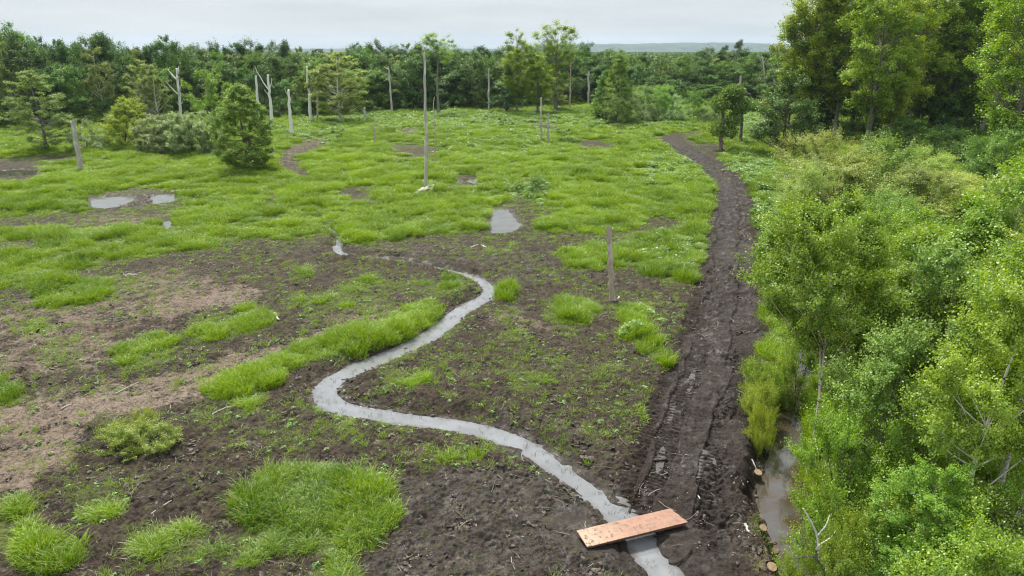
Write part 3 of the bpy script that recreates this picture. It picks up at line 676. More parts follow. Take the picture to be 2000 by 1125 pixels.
# ------------------------------------------------------------------ scatter (only for what nobody could count)
def source(name, meshes):
    col = bpy.data.collections.new(name)
    for i, me in enumerate(meshes):
        o = bpy.data.objects.new("%s_%02d" % (name, i), me); col.objects.link(o)
    return col
def scatter(name, col, pts, rot, sc, idx, tint, label, cat):
    A = dict(rot=('POINT', 'FLOAT_VECTOR', rot.astype(np.float32)), sc=('POINT', 'FLOAT_VECTOR', sc.astype(np.float32)),
             idx=('POINT', 'INT', idx.astype(np.int32)), tint=('POINT', 'FLOAT', np.clip(tint, 0, 1).astype(np.float32)))
    me = new_mesh(name, pts, [], [], None, A)
    o = link(name, me); tag(o, label, cat, kind="stuff")
    ng = bpy.data.node_groups.new(name, 'GeometryNodeTree')
    ng.interface.new_socket("Geometry", in_out='INPUT', socket_type='NodeSocketGeometry'); ng.interface.new_socket("Geometry", in_out='OUTPUT', socket_type='NodeSocketGeometry')
    gi = ng.nodes.new('NodeGroupInput'); go = ng.nodes.new('NodeGroupOutput'); ip = ng.nodes.new('GeometryNodeInstanceOnPoints'); ci = ng.nodes.new('GeometryNodeCollectionInfo')
    ci.inputs['Collection'].default_value = col; ci.inputs['Separate Children'].default_value = True; ci.inputs['Reset Children'].default_value = True
    ip.inputs['Pick Instance'].default_value = True
    def na(k, typ):
        n = ng.nodes.new('GeometryNodeInputNamedAttribute'); n.data_type = typ; n.inputs['Name'].default_value = k; return n.outputs['Attribute']
    L = ng.links.new
    L(gi.outputs[0], ip.inputs['Points']); L(ci.outputs[0], ip.inputs['Instance']); L(na('idx', 'INT'), ip.inputs['Instance Index'])
    L(na('rot', 'FLOAT_VECTOR'), ip.inputs['Rotation']); L(na('sc', 'FLOAT_VECTOR'), ip.inputs['Scale']); L(ip.outputs[0], go.inputs[0])
    md = o.modifiers.new("scatter", 'NODES'); md.node_group = ng
    return o
def tuft(seed, n, h, spread, w, bend, stiff=1.0):
    g = np.random.default_rng(seed); V = []; F = []; Z = []; c = 0; Fs = []; sh = []
    for i in range(n):
        a = g.random() * 2 * np.pi; r = spread * math.sqrt(g.random()); bx, by = r * math.cos(a), r * math.sin(a)
        hh = h * (.45 + .65 * g.random()); th = a + g.normal() * .9; bd = bend * hh * (.25 + g.random()); ww = w * (.6 + .8 * g.random())
        dx_, dy_ = math.cos(th), math.sin(th); fa = g.random() * np.pi; sx_, sy_ = math.cos(fa) * ww / 2, math.sin(fa) * ww / 2
        tone = g.random()
        for k, (tz, wf) in enumerate(((0, .8), (.55, 1), (.9, .55))):
            o_ = bd * tz ** 2.2
            z_ = hh * tz * (1 - .25 * bend * tz)
            V += [[bx + dx_ * o_ - sx_ * wf, by + dy_ * o_ - sy_ * wf, z_], [bx + dx_ * o_ + sx_ * wf, by + dy_ * o_ + sy_ * wf, z_]]
        V.append([bx + dx_ * bd * 1.15, by + dy_ * bd * 1.15, hh * (1 - .32 * bend)])
        F += [c, c + 1, c + 3, c + 2, c + 2, c + 3, c + 5, c + 4, c + 4, c + 5, c + 6]; Fs += [4, 4, 3]; sh += [tone] * 3; c += 7
    return V, F, Fs, sh
def tuft_mesh(name, mt, *a):
    V, F, Fs, sh = tuft(*a); return new_mesh(name, np.array(V), F, Fs, mt, {'shade': ('FACE', 'FLOAT', np.array(sh, np.float32))}, False)
def herb_mesh(name, seed, n, h, spread, L, mt):
    g = np.random.default_rng(seed); V = []; F = []; c = 0; sh = []
    for i in range(n):
        a = g.random() * 2 * np.pi; r = spread * math.sqrt(g.random()); z_ = h * (.35 + .65 * g.random()) * (1 - .5 * (r / spread) ** 2)
        p = np.array([r * math.cos(a), r * math.sin(a), z_]); t_ = g.normal(size=3); t_[2] *= .4; t_ /= np.linalg.norm(t_)
        nn = np.array([0, 0, 1.]) + g.normal(size=3) * .4; b_ = np.cross(nn, t_); b_ /= np.linalg.norm(b_); l = L * (.6 + .8 * g.random())
        V += [p - t_ * l / 2, p + b_ * l * .36, p + t_ * l / 2, p - b_ * l * .36]; F += [c, c + 1, c + 2, c + 3]; c += 4; sh.append(g.random())
    return new_mesh(name, np.array(V), F, [4] * n, mt, {'shade': ('FACE', 'FLOAT', np.array(sh, np.float32))}, False)
grass_src = source("grass_tuft", [tuft_mesh("tuft_a", M['grass'], 1, 110, .55, .30, .014, .5), tuft_mesh("tuft_b", M['grass'], 2, 100, .48, .32, .016, .7),
                                  tuft_mesh("tuft_c", M['grass'], 3, 90, .66, .28, .018, .45), tuft_mesh("tuft_d", M['grass'], 4, 110, .40, .34, .012, .8),
                                  tuft_mesh("tuft_e", M['grass'], 5, 22, .34, .13, .013, .8), tuft_mesh("tuft_f", M['grass'], 6, 14, .26, .09, .014, 1.0)])
herb_src = source("herb_clump", [herb_mesh("herb_a", 11, 90, .5, .35, .14, M['herb']), herb_mesh("herb_b", 12, 60, .7, .3, .18, M['herb']), herb_mesh("herb_c", 13, 30, .22, .16, .09, M['herb'])])
sedge_src = source("sedge_stub", [tuft_mesh("stub_a", M['sedge'], 21, 7, .30, .12, .012, .4), tuft_mesh("stub_b", M['sedge'], 22, 4, .35, .10, .012, .6)])

def candidates(rng, n_per, y0, y1, tmax=.86):
    """random ground points, n_per(y) of them to the square metre"""
    out_ = []
    yb = np.geomspace(y0, y1, 60)
    for a, b in zip(yb[:-1], yb[1:]):
        area = tmax * (b * b - a * a); k = rng.poisson(area * n_per((a + b) / 2))
        y = np.sqrt(rng.random(k) * (b * b - a * a) + a * a); x = (rng.random(k) * 2 - 1) * tmax * y
        out_.append(np.stack([x, y], 1))
    return np.concatenate(out_)

def make_meadow():
    rng = np.random.default_rng(7)
    c = candidates(rng, lambda y: 20 if y < 30 else 20 * (30 / y) ** 1.05, 12.5, 250)
    x, y = c[:, 0], c[:, 1]
    turf, dry, wet, chip, ph = cover(x, y); z, bank, off, s = terrain(x, y)
    ragged = turf + (fbm(x, y, .8, 4, 2) - .5) * 1.75 + (fbm(x, y, 5, 3, 5) - .5) * np.where(y > 45, 1.15, .7)
    dens = sstep(.36, .92, ragged)
    dens = np.where(y > 165, np.maximum(dens, .6), dens)
    intrk = (np.abs(off) < 2.0) & (y < 70)
    dist_ok = (bank > .16)
    keep = (rng.random(len(x)) < dens) & dist_ok & ~intrk
    lush = sstep(.45, .72, turf) * sstep(.35, .85, ragged)
    dens = np.where((turf < .6) & (y < 165), dens * .9 + .22 * (turf > .25), dens)
    hh = (.20 + 1.6 * fbm(x, y, 1.7, 4, 3) ** 1.5) * (.45 + .7 * lush)
    far = np.clip((y / 30) ** .42, 1, 2.1)
    sc = hh * rng.uniform(.75, 1.25, len(x))
    S3 = np.stack([far * (.75 + .5 * hh), far * (.75 + .5 * hh), sc * (1 + .25 * (far - 1))], 1)
    tint = -.05 + 1.15 * fbm(x, y, 2.2, 4, 1) + .5 * (fbm(x, y, 16, 2, 0) - .5) + rng.normal(size=len(x)) * .12
    isherb = rng.random(len(x)) < ph * .9
    idx = rng.integers(0, 4, len(x))
    idx = np.where((lush < .22) | (dens < .3), 4 + rng.integers(0, 2, len(x)), idx)
    rot = np.stack([rng.normal(size=len(x)) * .06, rng.normal(size=len(x)) * .06, rng.random(len(x)) * 6.283], 1)
    P = np.stack([x, y, z - .02], 1)
    k = keep & ~isherb
    scatter("meadow_grass", grass_src, P[k], rot[k], S3[k], idx[k], tint[k], "bright green marsh grass over the meadow and in patches on the mud", "grass")
    k2 = keep & isherb
    # single seedlings scattered over the mud
    c2 = candidates(rng, lambda y: 17 if y < 35 else 17 * (35 / y) ** 1.4, 12.5, 80)
    x2, y2 = c2[:, 0], c2[:, 1]; t2, d2, w2, ch2, ph2 = cover(x2, y2); z2, b2, off2, _ = terrain(x2, y2)
    pr = sstep(.30, .62, fbm(x2, y2, 1.7, 4, 4) + .6 * (t2 - .18)) * (1 - .6 * d2) * np.where((np.abs(off2) < 2.2), .04, 1)
    kk = (rng.random(len(x2)) < pr) & (b2 > .18) & (t2 > .07)
    n2 = kk.sum(); P2 = np.stack([x2, y2, z2], 1)[kk]
    ss = rng.uniform(.3, .95, (n2, 1)) * np.ones((1, 3))
    herb2 = rng.random(n2) < .16
    scatter("mud_seedlings", grass_src, P2[~herb2], np.c_[rng.normal(size=(n2, 2)) * .15, rng.random(n2) * 6.28][~herb2], ss[~herb2], (4 + rng.integers(0, 2, n2))[~herb2],
            (rng.random(n2) * .8 + .15)[~herb2], "thin grass seedlings sprouting across the dark mud", "seedlings")
    Ph = np.concatenate([P[k2], P2[herb2]]); Rh = np.concatenate([rot[k2], np.c_[np.zeros((n2, 2)), rng.random(n2) * 6.28][herb2]])
    Sh = np.concatenate([S3[k2] * [.9, .9, .9], ss[herb2] * .8]); Ih = np.concatenate([rng.integers(0, 2, k2.sum()), np.full(herb2.sum(), 2)])
    Th = np.concatenate([np.clip(tint[k2] + .2, 0, 1), rng.random(herb2.sum()) * .25])
    scatter("meadow_herbs", herb_src, Ph, Rh, Sh, Ih, Th, "pale broad-leaved herbs among the meadow grass and on the mud", "herbs")
    # dark stubble standing in the stream margins
    i = rng.integers(0, len(STREAM), 330); q = STREAM[i]; a = rng.random(330) * 6.28; rr = q[:, 2] * .5 * rng.uniform(.2, 1.05, 330)
    xs, ys_ = q[:, 0] + np.cos(a) * rr, q[:, 1] + np.sin(a) * rr
    m = (rng.random(330) < .75)
    scatter("stream_stubble", sedge_src, np.stack([xs, ys_, np.full(330, ST_Z - .03)], 1)[m], np.c_[rng.normal(size=(330, 2)) * .25, rng.random(330) * 6.28][m],
            (rng.uniform(.35, .9, (330, 1)) * np.ones((1, 3)))[m], rng.integers(0, 2, 330)[m], rng.random(330)[m] * .5, "dark sedge stubble standing in the stream", "sedge")
make_meadow()

def stick_mesh(name, seed, L, r, bend):
    g = np.random.default_rng(seed); n = 5; t = np.linspace(-.5, .5, n)
    p = np.stack([t * L, bend * L * (t * t) * 2, .02 + g.random(n) * .02], 1); mb = MB(); mb.tube(p, r * np.linspace(1, .55, n), 5)
    return mb.mesh(name, M['debris'], False)
def chip_mesh(name, seed):
    g = np.random.default_rng(seed); mb = MB()
    for i in range(7):
        p = np.r_[g.normal(size=2) * .16, .02 + g.random() * .05]; mb.box(p, (.03 + .11 * g.random() ** 2, .012 + .022 * g.random(), .008), g.random() * 3.1, g.normal() * .5)
    return mb.mesh(name, M['debris'], False)
def clod_mesh(name, seed):
    g = np.random.default_rng(seed); mb = MB()
    for i in range(5):
        p = np.r_[g.normal(size=2) * .17, .0]; r = .035 + .075 * g.random(); n = 5; k = 7
        th = np.linspace(0, np.pi, n); ring = []
        for a in th:
            for b in np.linspace(0, 2 * np.pi, k, endpoint=False):
                rr = r * (1 + g.normal() * .18); ring.append(p + rr * np.array([math.sin(a) * math.cos(b) * 1.25, math.sin(a) * math.sin(b), math.cos(a) * .75]))
        ii = np.arange(n - 1)[:, None] * k; j = np.arange(k)[None, :]; q = np.stack([ii + j, ii + k + j, ii + k + (j + 1) % k, ii + (j + 1) % k], -1).reshape(-1, 4)
        mb.add(ring, q)
    return mb.mesh(name, M['clod'], False)
deb_src = source("debris_bit", [stick_mesh("stick_a", 1, .7, .014, .15), stick_mesh("stick_b", 2, .45, .018, -.1), stick_mesh("stick_c", 3, 1.1, .016, .2), chip_mesh("chip_a", 4), chip_mesh("chip_b", 5), stick_mesh("stick_d", 6, .3, .012, 0)])
clod_src = source("clod_bit", [clod_mesh("clod_a", 1), clod_mesh("clod_b", 2), clod_mesh("clod_c", 3)])
def make_debris():
    rng = np.random.default_rng(17)
    c = candidates(rng, lambda y: 6.5 if y < 35 else 6.5 * (35 / y) ** 1.5, 12.5, 95); x, y = c[:, 0], c[:, 1]
    turf, dry, wet, chip, ph = cover(x, y); z, bank, off, _ = terrain(x, y)
    k = (rng.random(len(x)) < np.clip(chip, 0, 1) ** 1.25 * (1 - .75 * sstep(.5, .9, turf))) & (bank > .1)
    n = k.sum(); ch = chip[k]
    idx = rng.choice([0, 1, 2, 5, 3, 4], n, p=[.16, .16, .08, .2, .2, .2])
    scatter("wood_debris", deb_src, np.stack([x, y, z + .03], 1)[k], np.c_[rng.normal(size=(n, 2)) * .13, rng.random(n) * 6.28], rng.uniform(.5, 1.2, (n, 1)) * np.ones((1, 3)), idx,
            np.clip(rng.random(n) ** 1.5 * .6 + .25 * ch, 0, 1), "pale wood chips and broken sticks strewn on the mud", "debris")
    c = candidates(rng, lambda y: 9 if y < 30 else 9 * (30 / y) ** 1.7, 12.5, 70); x, y = c[:, 0], c[:, 1]
    turf, dry, wet, chip, ph = cover(x, y); z, bank, off, _ = terrain(x, y)
    pr = sstep(.38, .66, fbm(x, y, 1.8, 4, 5) + .12 * wet) * (1 - sstep(.4, .8, turf)) * (1 - .8 * np.clip(dry, 0, 1)) * np.where(np.abs(off) < 2.1, .12, 1)
    bx_, by_ = ground(1232, 1034); k = (rng.random(len(x)) < pr) & (bank > .05) & (np.hypot(x - bx_, y - by_) > 2.1); n = k.sum()
    scatter("mud_clods", clod_src, np.stack([x, y, z + .01], 1)[k], np.c_[rng.normal(size=(n, 2)) * .3, rng.random(n) * 6.28], rng.uniform(.15, .8, (n, 1)) * np.array([[1.2, 1, .6]]), rng.integers(0, 3, n),
            rng.random(n) ** 1.5 * .9, "dark broken mud clods thrown up beside the stream", "clods")
make_debris()

# ------------------------------------------------------------------ trees
PROF = dict(
    round=lambda u: np.sqrt(np.clip(1 - ((u - .45) / .57) ** 2, 0, 1)) ** .8,
    cone=lambda u: np.clip(u * 7, 0, 1) ** .7 * np.clip(1.04 - u, 0, 1) ** .75,
    egg=lambda u: np.clip(u * 4, 0, 1) ** .6 * np.sqrt(np.clip(1 - ((u - .25) / .78) ** 2, 0, 1)),
    column=lambda u: np.clip(u * 3.2, 0, 1) ** .7 * np.clip((1.02 - u) * 2.4, 0, 1) ** .6,
    dome=lambda u: np.sqrt(np.clip(1 - (u * .98) ** 2, 0, 1)) * np.clip(.72 + u * 2, 0, 1),
    blunt=lambda u: np.clip(u * 6, 0, 1) ** .6 * np.clip(1.02 - u ** 2.9, 0, 1) ** .75,
    fan=lambda u: np.clip(.30 + u * .95, 0, 1) * np.sqrt(np.clip((1.03 - u) * 4, 0, 1)))
def make_tree(seed, H, h0, Rr, prof, nclump, nleaf, csize, leaf, leafmat, barkmat, rtrunk, spray=.5, flat=.6, inner=.35, limbs=34, up=.5, stems=1, lean=0.0, layers=0, wob=.25, lobes=.38, bare=0, nb=None, bs=.27, fork=0.0, pk=1.3, updn=.85, ls=(.45, 1.1)):
    g = np.random.default_rng(seed); trunk = MB()
    # trunk(s)
    stem_paths = []
    for s_ in range(stems):
        n = 9; t = np.linspace(0, 1, n); a = g.random() * 6.28; off = (0 if stems == 1 else .10 * Rr + .02); tf = np.clip(t - fork, 0, 1) if fork else t
        ph = g.random(4) * 6.28
        dx_ = np.cos(a) * off * ((1 + 5 * t * (stems > 1)) if not fork else 7 * tf) + wob * np.sin(t * 5 + ph[0]) * (tf if fork else t) + lean * H * t
        dy_ = np.sin(a) * off * ((1 + 5 * t * (stems > 1)) if not fork else 7 * tf) + wob * np.sin(t * 4 + ph[1]) * (tf if fork else t)
        top = H * (.95 if prof in ('cone', 'egg', 'column') else .82)
        p = np.stack([dx_, dy_, t * top - .15], 1); r = rtrunk / (stems ** .5) * (np.clip(1 - t, 0, 1) ** .8 * .9 + .06); r[0] *= 1.35
        trunk.tube(p, r, 8, rng=g); stem_paths.append((p, r))
    # clumps of leaves in the crown's volume
    nsub = nclump; nclump = nb or max(14, nclump // 6)
    th = g.random(nclump) * 6.283
    f = PROF[prof]
    # more clumps where the crown is wide
    keep = []
    while len(keep) < nclump:
        uu = g.random(nclump * 3); ok = uu[g.random(len(uu)) < f(uu) ** pk + .04]; keep = np.r_[keep, ok]
    u = np.array(keep[:nclump])
    if layers: u = (np.floor(u * layers) + .25 + .5 * g.random(nclump) * .6) / layers
    l1, l2 = g.random(2) * 6.28
    lob = 1 + lobes * (np.sin(2 * th + l1 + 5 * u) * .35 + np.sin(3 * th + l2 - 7 * u) * .35 + g.normal(size=nclump) * .35)
    env = Rr * f(u) * np.clip(lob, .45, 1.45)
    rad = env * (inner + (1 - inner) * np.sqrt(g.random(nclump)))
    z = h0 + (H - h0) * u
    # axis of the crown follows the trunk
    sp = [stem_paths[i % stems] for i in range(nclump)]
    ax = np.array([[np.interp(zz, p[:, 2], p[:, 0]), np.interp(zz, p[:, 2], p[:, 1])] for zz, (p, r) in zip(z, sp)])
    cen = np.stack([ax[:, 0] + rad * np.cos(th), ax[:, 1] + rad * np.sin(th), z], 1)
    outd = np.stack([np.cos(th), np.sin(th), np.full(nclump, up)], 1); outd /= np.linalg.norm(outd, axis=1, keepdims=True)
    # limbs to the boughs
    order = np.argsort(-rad * (.7 + .3 * g.random(nclump)))[:limbs]
    for i in order:
        p, r = sp[i]; zb = max(h0 * g.uniform(.55, 1.15) * (1 if ls[0] > .2 else .5), z[i] - rad[i] * g.uniform(*ls) * (1 if prof != 'fan' else 1.7) - .03 * H); zb = min(zb, z[i] * .92)
        if prof in ('dome',): zb = max(.1, z[i] * .25)
        b = np.array([np.interp(zb, p[:, 2], p[:, 0]), np.interp(zb, p[:, 2], p[:, 1]), zb]); e = cen[i] + outd[i] * csize * .4
        mid = b * .45 + e * .55 + np.array([0, 0, -.05 * rad[i]]) + g.normal(size=3) * .05 * rad[i]
        tt = np.linspace(0, 1, 5)[:, None]; q = b * (1 - tt) ** 2 + 2 * mid * tt * (1 - tt) + e * tt ** 2
        r0 = max(.012, np.interp(zb, p[:, 2], r) * .42)
        trunk.tube(q, np.linspace(r0, max(.006, r0 * .2), 5), 5, cap=False)
    for i in range(bare):   # dead twigs at the top
        p, r = stem_paths[0]; zb = H * (.8 + .18 * g.random()); b = np.array([np.interp(zb, p[:, 2], p[:, 0]), np.interp(zb, p[:, 2], p[:, 1]), zb])
        a = g.random() * 6.28; e = b + np.array([math.cos(a), math.sin(a), .7]) * Rr * (.25 + .3 * g.random()); tt = np.linspace(0, 1, 4)[:, None]
        trunk.tube(b * (1 - tt) + e * tt + np.array([0, 0, .1]) * tt ** 2, np.linspace(.05, .015, 4), 4, cap=False)
    tm = trunk.mesh("trunk", barkmat, True)
    # every bough carries a cap of leaf clumps: full above, open below
    bi = g.integers(0, nclump, nsub); d3 = g.normal(size=(nsub, 3)); d3 /= np.linalg.norm(d3, axis=1, keepdims=True)
    flip = (d3[:, 2] < 0) & (g.random(nsub) < updn); d3[flip, 2] *= -1
    bsz = bs * Rr * g.uniform(.65, 1.3, nclump)
    cen = cen[bi] + d3 * (bsz[bi] * g.uniform(.45, 1.05, nsub))[:, None] * np.array([1, 1, .78]); outd = outd[bi] * .55 + d3 * .6
    outd /= np.linalg.norm(outd, axis=1, keepdims=True) + 1e-9; btint = g.random(nclump)[bi]; nclump = nsub
    # leaves
    ci = np.repeat(np.arange(nclump), np.maximum(6, (nleaf * g.uniform(.55, 1.45, nclump)).astype(int))); Nn = len(ci)
    cs = csize * g.uniform(.65, 1.35, nclump)
    o3 = g.normal(size=(Nn, 3)); o3 /= np.linalg.norm(o3, axis=1, keepdims=True) + 1e-9; o3 *= (g.random((Nn, 1)) ** .45)
    o3[:, 2] *= flat
    al = g.normal(size=Nn) * spray
    pos = cen[ci] + o3 * cs[ci][:, None] + outd[ci] * (al * cs[ci])[:, None]
    nrm = g.normal(size=(Nn, 3)) * .52 + np.array([0, 0, .8]) + o3 * .3 + outd[ci] * .35; nrm /= np.linalg.norm(nrm, axis=1, keepdims=True)
    tt = g.normal(size=(Nn, 3)) + outd[ci] * .7; tt -= nrm * (tt * nrm).sum(1, keepdims=True); tt /= np.linalg.norm(tt, axis=1, keepdims=True) + 1e-9
    bb = np.cross(nrm, tt); L = leaf * g.uniform(.6, 1.35, Nn)[:, None]
    V = np.stack([pos - tt * L * .5, pos + bb * L * .34, pos + tt * L * .5, pos - bb * L * .34], 1).reshape(-1, 3)
    F = np.arange(4 * Nn).reshape(-1, 4)
    tint = np.clip(.3 * btint[ci] + .3 * g.random(nclump)[ci] + .4 * g.random(Nn) + .10 * g.normal(size=nclump)[ci], 0, 1)
    cm = new_mesh("crown", V, F, np.full(Nn, 4), leafmat, {'tint': ('FACE', 'FLOAT', tint.astype(np.float32))}, False)
    return dict(trunk=tm, crown=cm, H=H, R=Rr)
def put_tree(var, name, px, py, top, width, label, cat="tree", group=None, rz=None, zoff=0.0, at=None):
    """a tree standing on the ground seen at (px, py), its tip seen at height top, width px wide"""
    if at is None: x, y = ground(px, py)
    else: x, y = at
    z0 = zg(x, y) if y < 300 else 0.0
    H = z_at(y, top) - z0
    fw = y * CP + CAM_H * SP * .5
    sxy = (width / 2 / FPX * fw) / var['R']; sz = H / var['H']
    o = thing(name, (x, y, z0 + zoff), label, cat, group, rnd.random() * 6.28 if rz is None else rz, (sxy, sxy, sz))
    link("trunk", var['trunk'], o); link("crown", var['crown'], o); return o
rnd = random.Random(5)
V = {}
def variants(key, n, **kw):
    V[key] = [make_tree(kw.pop('seed0', 100) * 0 + sum(map(ord, key)) * 7 + i, **kw) for i in range(n)]
variants('oak', 5, H=14, h0=1.8, Rr=5.2, prof='round', nclump=170, nleaf=75, csize=.85, leaf=.30, leafmat=M['oak'], barkmat=M['bark'], rtrunk=.32, nb=24, bs=.30, inner=.5)
variants('dark', 3, H=14, h0=1.2, Rr=5.0, prof='egg', nclump=190, nleaf=95, csize=.85, leaf=.30, leafmat=M['oak_dark'], barkmat=M['bark'], rtrunk=.32, nb=26, bs=.28, inner=.45)
variants('light', 3, H=14, h0=1.8, Rr=4.8, prof='egg', nclump=170, nleaf=75, csize=.8, leaf=.28, leafmat=M['hazel'], barkmat=M['bark'], rtrunk=.3, nb=26, bs=.28, inner=.45)
variants('pale', 3, H=14, h0=1.0, Rr=3.4, prof='egg', nclump=330, nleaf=85, csize=.45, leaf=.20, leafmat=M['pale'], barkmat=M['birch'], rtrunk=.17, up=.1, nb=80, bs=.18, updn=.6, flat=.75, limbs=40)
variants('blue', 2, H=11, h0=.6, Rr=3.4, prof='cone', nclump=200, nleaf=80, csize=.6, leaf=.21, leafmat=M['blue'], barkmat=M['bark'], rtrunk=.2, up=.1, nb=48, bs=.22)
variants('shrub', 3, H=4, h0=.1, Rr=3.0, prof='dome', nclump=110, nleaf=80, csize=.5, leaf=.18, leafmat=M['oak'], barkmat=M['bark'], rtrunk=.09, stems=3, nb=20, bs=.32, pk=.5)
variants('poplar', 4, H=26, h0=3.6, Rr=4.6, prof='column', nclump=760, nleaf=62, csize=.62, leaf=.24, leafmat=M['poplar'], barkmat=M['bark_grey'], rtrunk=.32, up=1.0, limbs=70, flat=.8, nb=150, bs=.20, updn=.7, pk=.8)
variants('fan', 2, H=20, h0=7.0, Rr=3.6, prof='fan', nclump=330, nleaf=55, csize=.48, leaf=.19, leafmat=M['poplar'], barkmat=M['bark_grey'], rtrunk=.26, up=1.4, limbs=60, nb=90, bs=.17, updn=.6, flat=.85, pk=.8)
variants('tufted', 1, H=20, h0=12.5, Rr=2.6, prof='round', nclump=170, nleaf=55, csize=.45, leaf=.18, leafmat=M['poplar'], barkmat=M['bark_grey'], rtrunk=.24, up=.9, limbs=40, nb=46, bs=.22, updn=.6, flat=.85)
V['conical'] = [make_tree(31, 9.7, .5, 3.3, 'blunt', 900, 85, .30, .14, M['conic'], M['bark'], .17, up=.25, flat=1.0, limbs=90, lobes=.14, nb=260, bs=.14, inner=.55, pk=.25, ls=(.0, .3))]
V['roundbush'] = [make_tree(33, 4.6, .0, 3.0, 'dome', 950, 85, .28, .13, M['willow'], M['bark'], .08, stems=4, limbs=30, lobes=.07, flat=1.0, up=.9, inner=.8, nb=170, bs=.15, pk=.3)]
V['yellow'] = [make_tree(35, 6.0, .1, 2.8, 'egg', 330, 80, .36, .14, M['yellow'], M['bark'], .1, stems=2, nb=80, bs=.20, inner=.5, pk=.7)]
V['feather'] = [make_tree(37, 11, .6, 3.2, 'egg', 420, 80, .36, .14, M['pale'], M['bark_grey'], .17, up=-.1, flat=.5, limbs=60, nb=110, bs=.17, updn=.6, pk=.8, ls=(.0, .35), layers=16)]
V['layered'] = [make_tree(39, 11, .4, 3.2, 'cone', 420, 80, .38, .15, M['light'], M['bark'], .18, ls=(.0, .35), layers=14, up=-.1, flat=.45, limbs=60, nb=110, bs=.18, updn=.6, pk=.8)]
V['willow'] = [make_tree(40 + i, 4.5, .05, 3.2, 'dome', 230, 90, .42, .14, M['willow' if i == 0 else 'hazel'], M['bark'], .08, stems=4, limbs=30, inner=.6, nb=40, bs=.27, pk=.4) for i in range(2)]
V['hawthorn'] = [make_tree(50 + i, 5.5, .1, 3.0, 'dome', 420, 110, .30, .10, M['hawthorn'], M['bark'], .1, stems=3, limbs=60, spray=1.3, flat=.4, inner=.55, up=.45, nb=46, bs=.27, pk=.4) for i in range(3)]
V['hazel'] = [make_tree(60 + i, 5.5, .1, 3.0, 'dome', 340, 110, .30, .13, M['hazel'], M['bark'], .1, stems=4, limbs=60, spray=1.8, flat=.4, inner=.55, up=1.2, nb=40, bs=.27, pk=.4) for i in range(2)]
V['birch'] = [make_tree(70 + i, 10, 4.9 if i == 0 else 2.6, 2.6, 'egg', 900, 115, .25, .088, M['birchleaf'], M['birch_pink' if i == 0 else 'birch'], .13, limbs=70 if i else 26, spray=1.0, up=.5, flat=.55, wob=.40, stems=2 if i == 0 else 1, lobes=.5, inner=.35, fork=.34 if i == 0 else 0, nb=62, bs=.25) for i in range(4)]
V['birchbare'] = [make_tree(76 + i, 10, 5.0, 2.4, 'egg', 560, 110, .25, .088, M['birchleaf'], M['birch'], .12, limbs=14, spray=1.0, up=.5, flat=.55, wob=.6, lobes=.5, inner=.35, nb=50, bs=.25) for i in range(2)]
V['alder'] = [make_tree(80 + i, 9, 1.5, 2.6, 'egg', 480, 80, .27, .12, M['alder'], M['bark_grey'], .09, limbs=60, spray=1.0, up=.5, flat=.5, wob=.35, lobes=.5, nb=52, bs=.25) for i in range(2)]
V['lowbush'] = [make_tree(90 + i, 4.0, .1, 2.2, 'dome', 460, 110, .22, .075, M['birchleaf'], M['bark'], .05, stems=4, limbs=50, spray=1.1, inner=.5, up=.6, nb=46, bs=.26, pk=.5) for i in range(2)]
V['herbbush'] = [make_tree(190, 1.6, .0, 1.6, 'dome', 260, 90, .2, .07, M['yellowgreen'], M['bark'], .02, stems=3, limbs=20, nb=60, bs=.22, inner=.4, pk=.4, spray=1.2, up=1.0)]
V['young'] = [make_tree(95, 5.0, .5, 2.4, 'round', 190, 90, .32, .12, M['light'], M['bark'], .08, stems=2, limbs=60, nb=26, bs=.30)]
V['sapling'] = [make_tree(97, 2.4, .3, 1.0, 'round', 44, 50, .2, .10, M['hazel'], M['bark'], .035, limbs=20, nb=14)]

# -- solitary trees and bushes in the meadow
T = put_tree
T(V['conical'][0], "alder_tree", 484, 335, 172, 116, "lone dense pyramid-shaped tree standing out in the open meadow grass", rz=0)
T(V['roundbush'][0], "willow_bush", 322, 297, 230, 88, "rounded silvery green bush, half of the twin dome beside the yellow shrub", "bush", "silvery twin bushes")
T(V['roundbush'][0], "willow_bush", 383, 299, 225, 90, "rounded silvery green bush, half of the twin dome touching the lone pyramid tree", "bush", "silvery twin bushes", rz=2.2)
T(V['yellow'][0], "yellow_shrub", 237, 290, 196, 84, "bright yellow-green shrub left of the twin silvery bushes", "shrub")
T(V['feather'][0], "feathery_alder", 92, 298, 138, 104, "feathery pale grey-green tree with layered boughs at the meadow's left edge")
T(V['willow'][0], "willow_bush", 165, 294, 236, 74, "low pale bush between the leaning grey post and the yellow shrub", "bush")
T(V['shrub'][1], "dark_shrub", 428, 280, 240, 40, "small shrub in the gap between the silvery bush and the lone pyramid tree", "shrub")
T(V['young'][0], "round_tree", 417, 243, 140, 74, "small light green round-topped tree in front of the dark wood, above the silvery bushes")
T(V['sapling'][0], "sapling", 662, 282, 246, 34, "thin leafy sapling at the end of the brown mud path", "sapling")
T(V['sapling'][0], "sapling", 982, 250, 226, 22, "little upright sapling alone in mid meadow, right of the tallest pole", "sapling")
T(V['sapling'][0], "leaning_shrub", 1098, 280, 248, 36, "dark drooping shrub beside the pair of short grey stakes", "shrub")
T(V['sapling'][0], "sapling", 1150, 262, 240, 18, "yellowish little shrub right of the brown scar in the far meadow", "sapling")
T(V['shrub'][0], "dark_shrub", 1040, 376, 345, 70, "low bushy clump behind the pond in mid meadow", "shrub")
T(V['pale'][0], "birch_tree", 290, 238, 118, 58, "thin pale birch with white stem left of the forked bleached snag")
T(V['pale'][1], "birch_tree", 312, 240, 128, 56, "thin pale birch with grey stem, nearer the forked bleached snag")
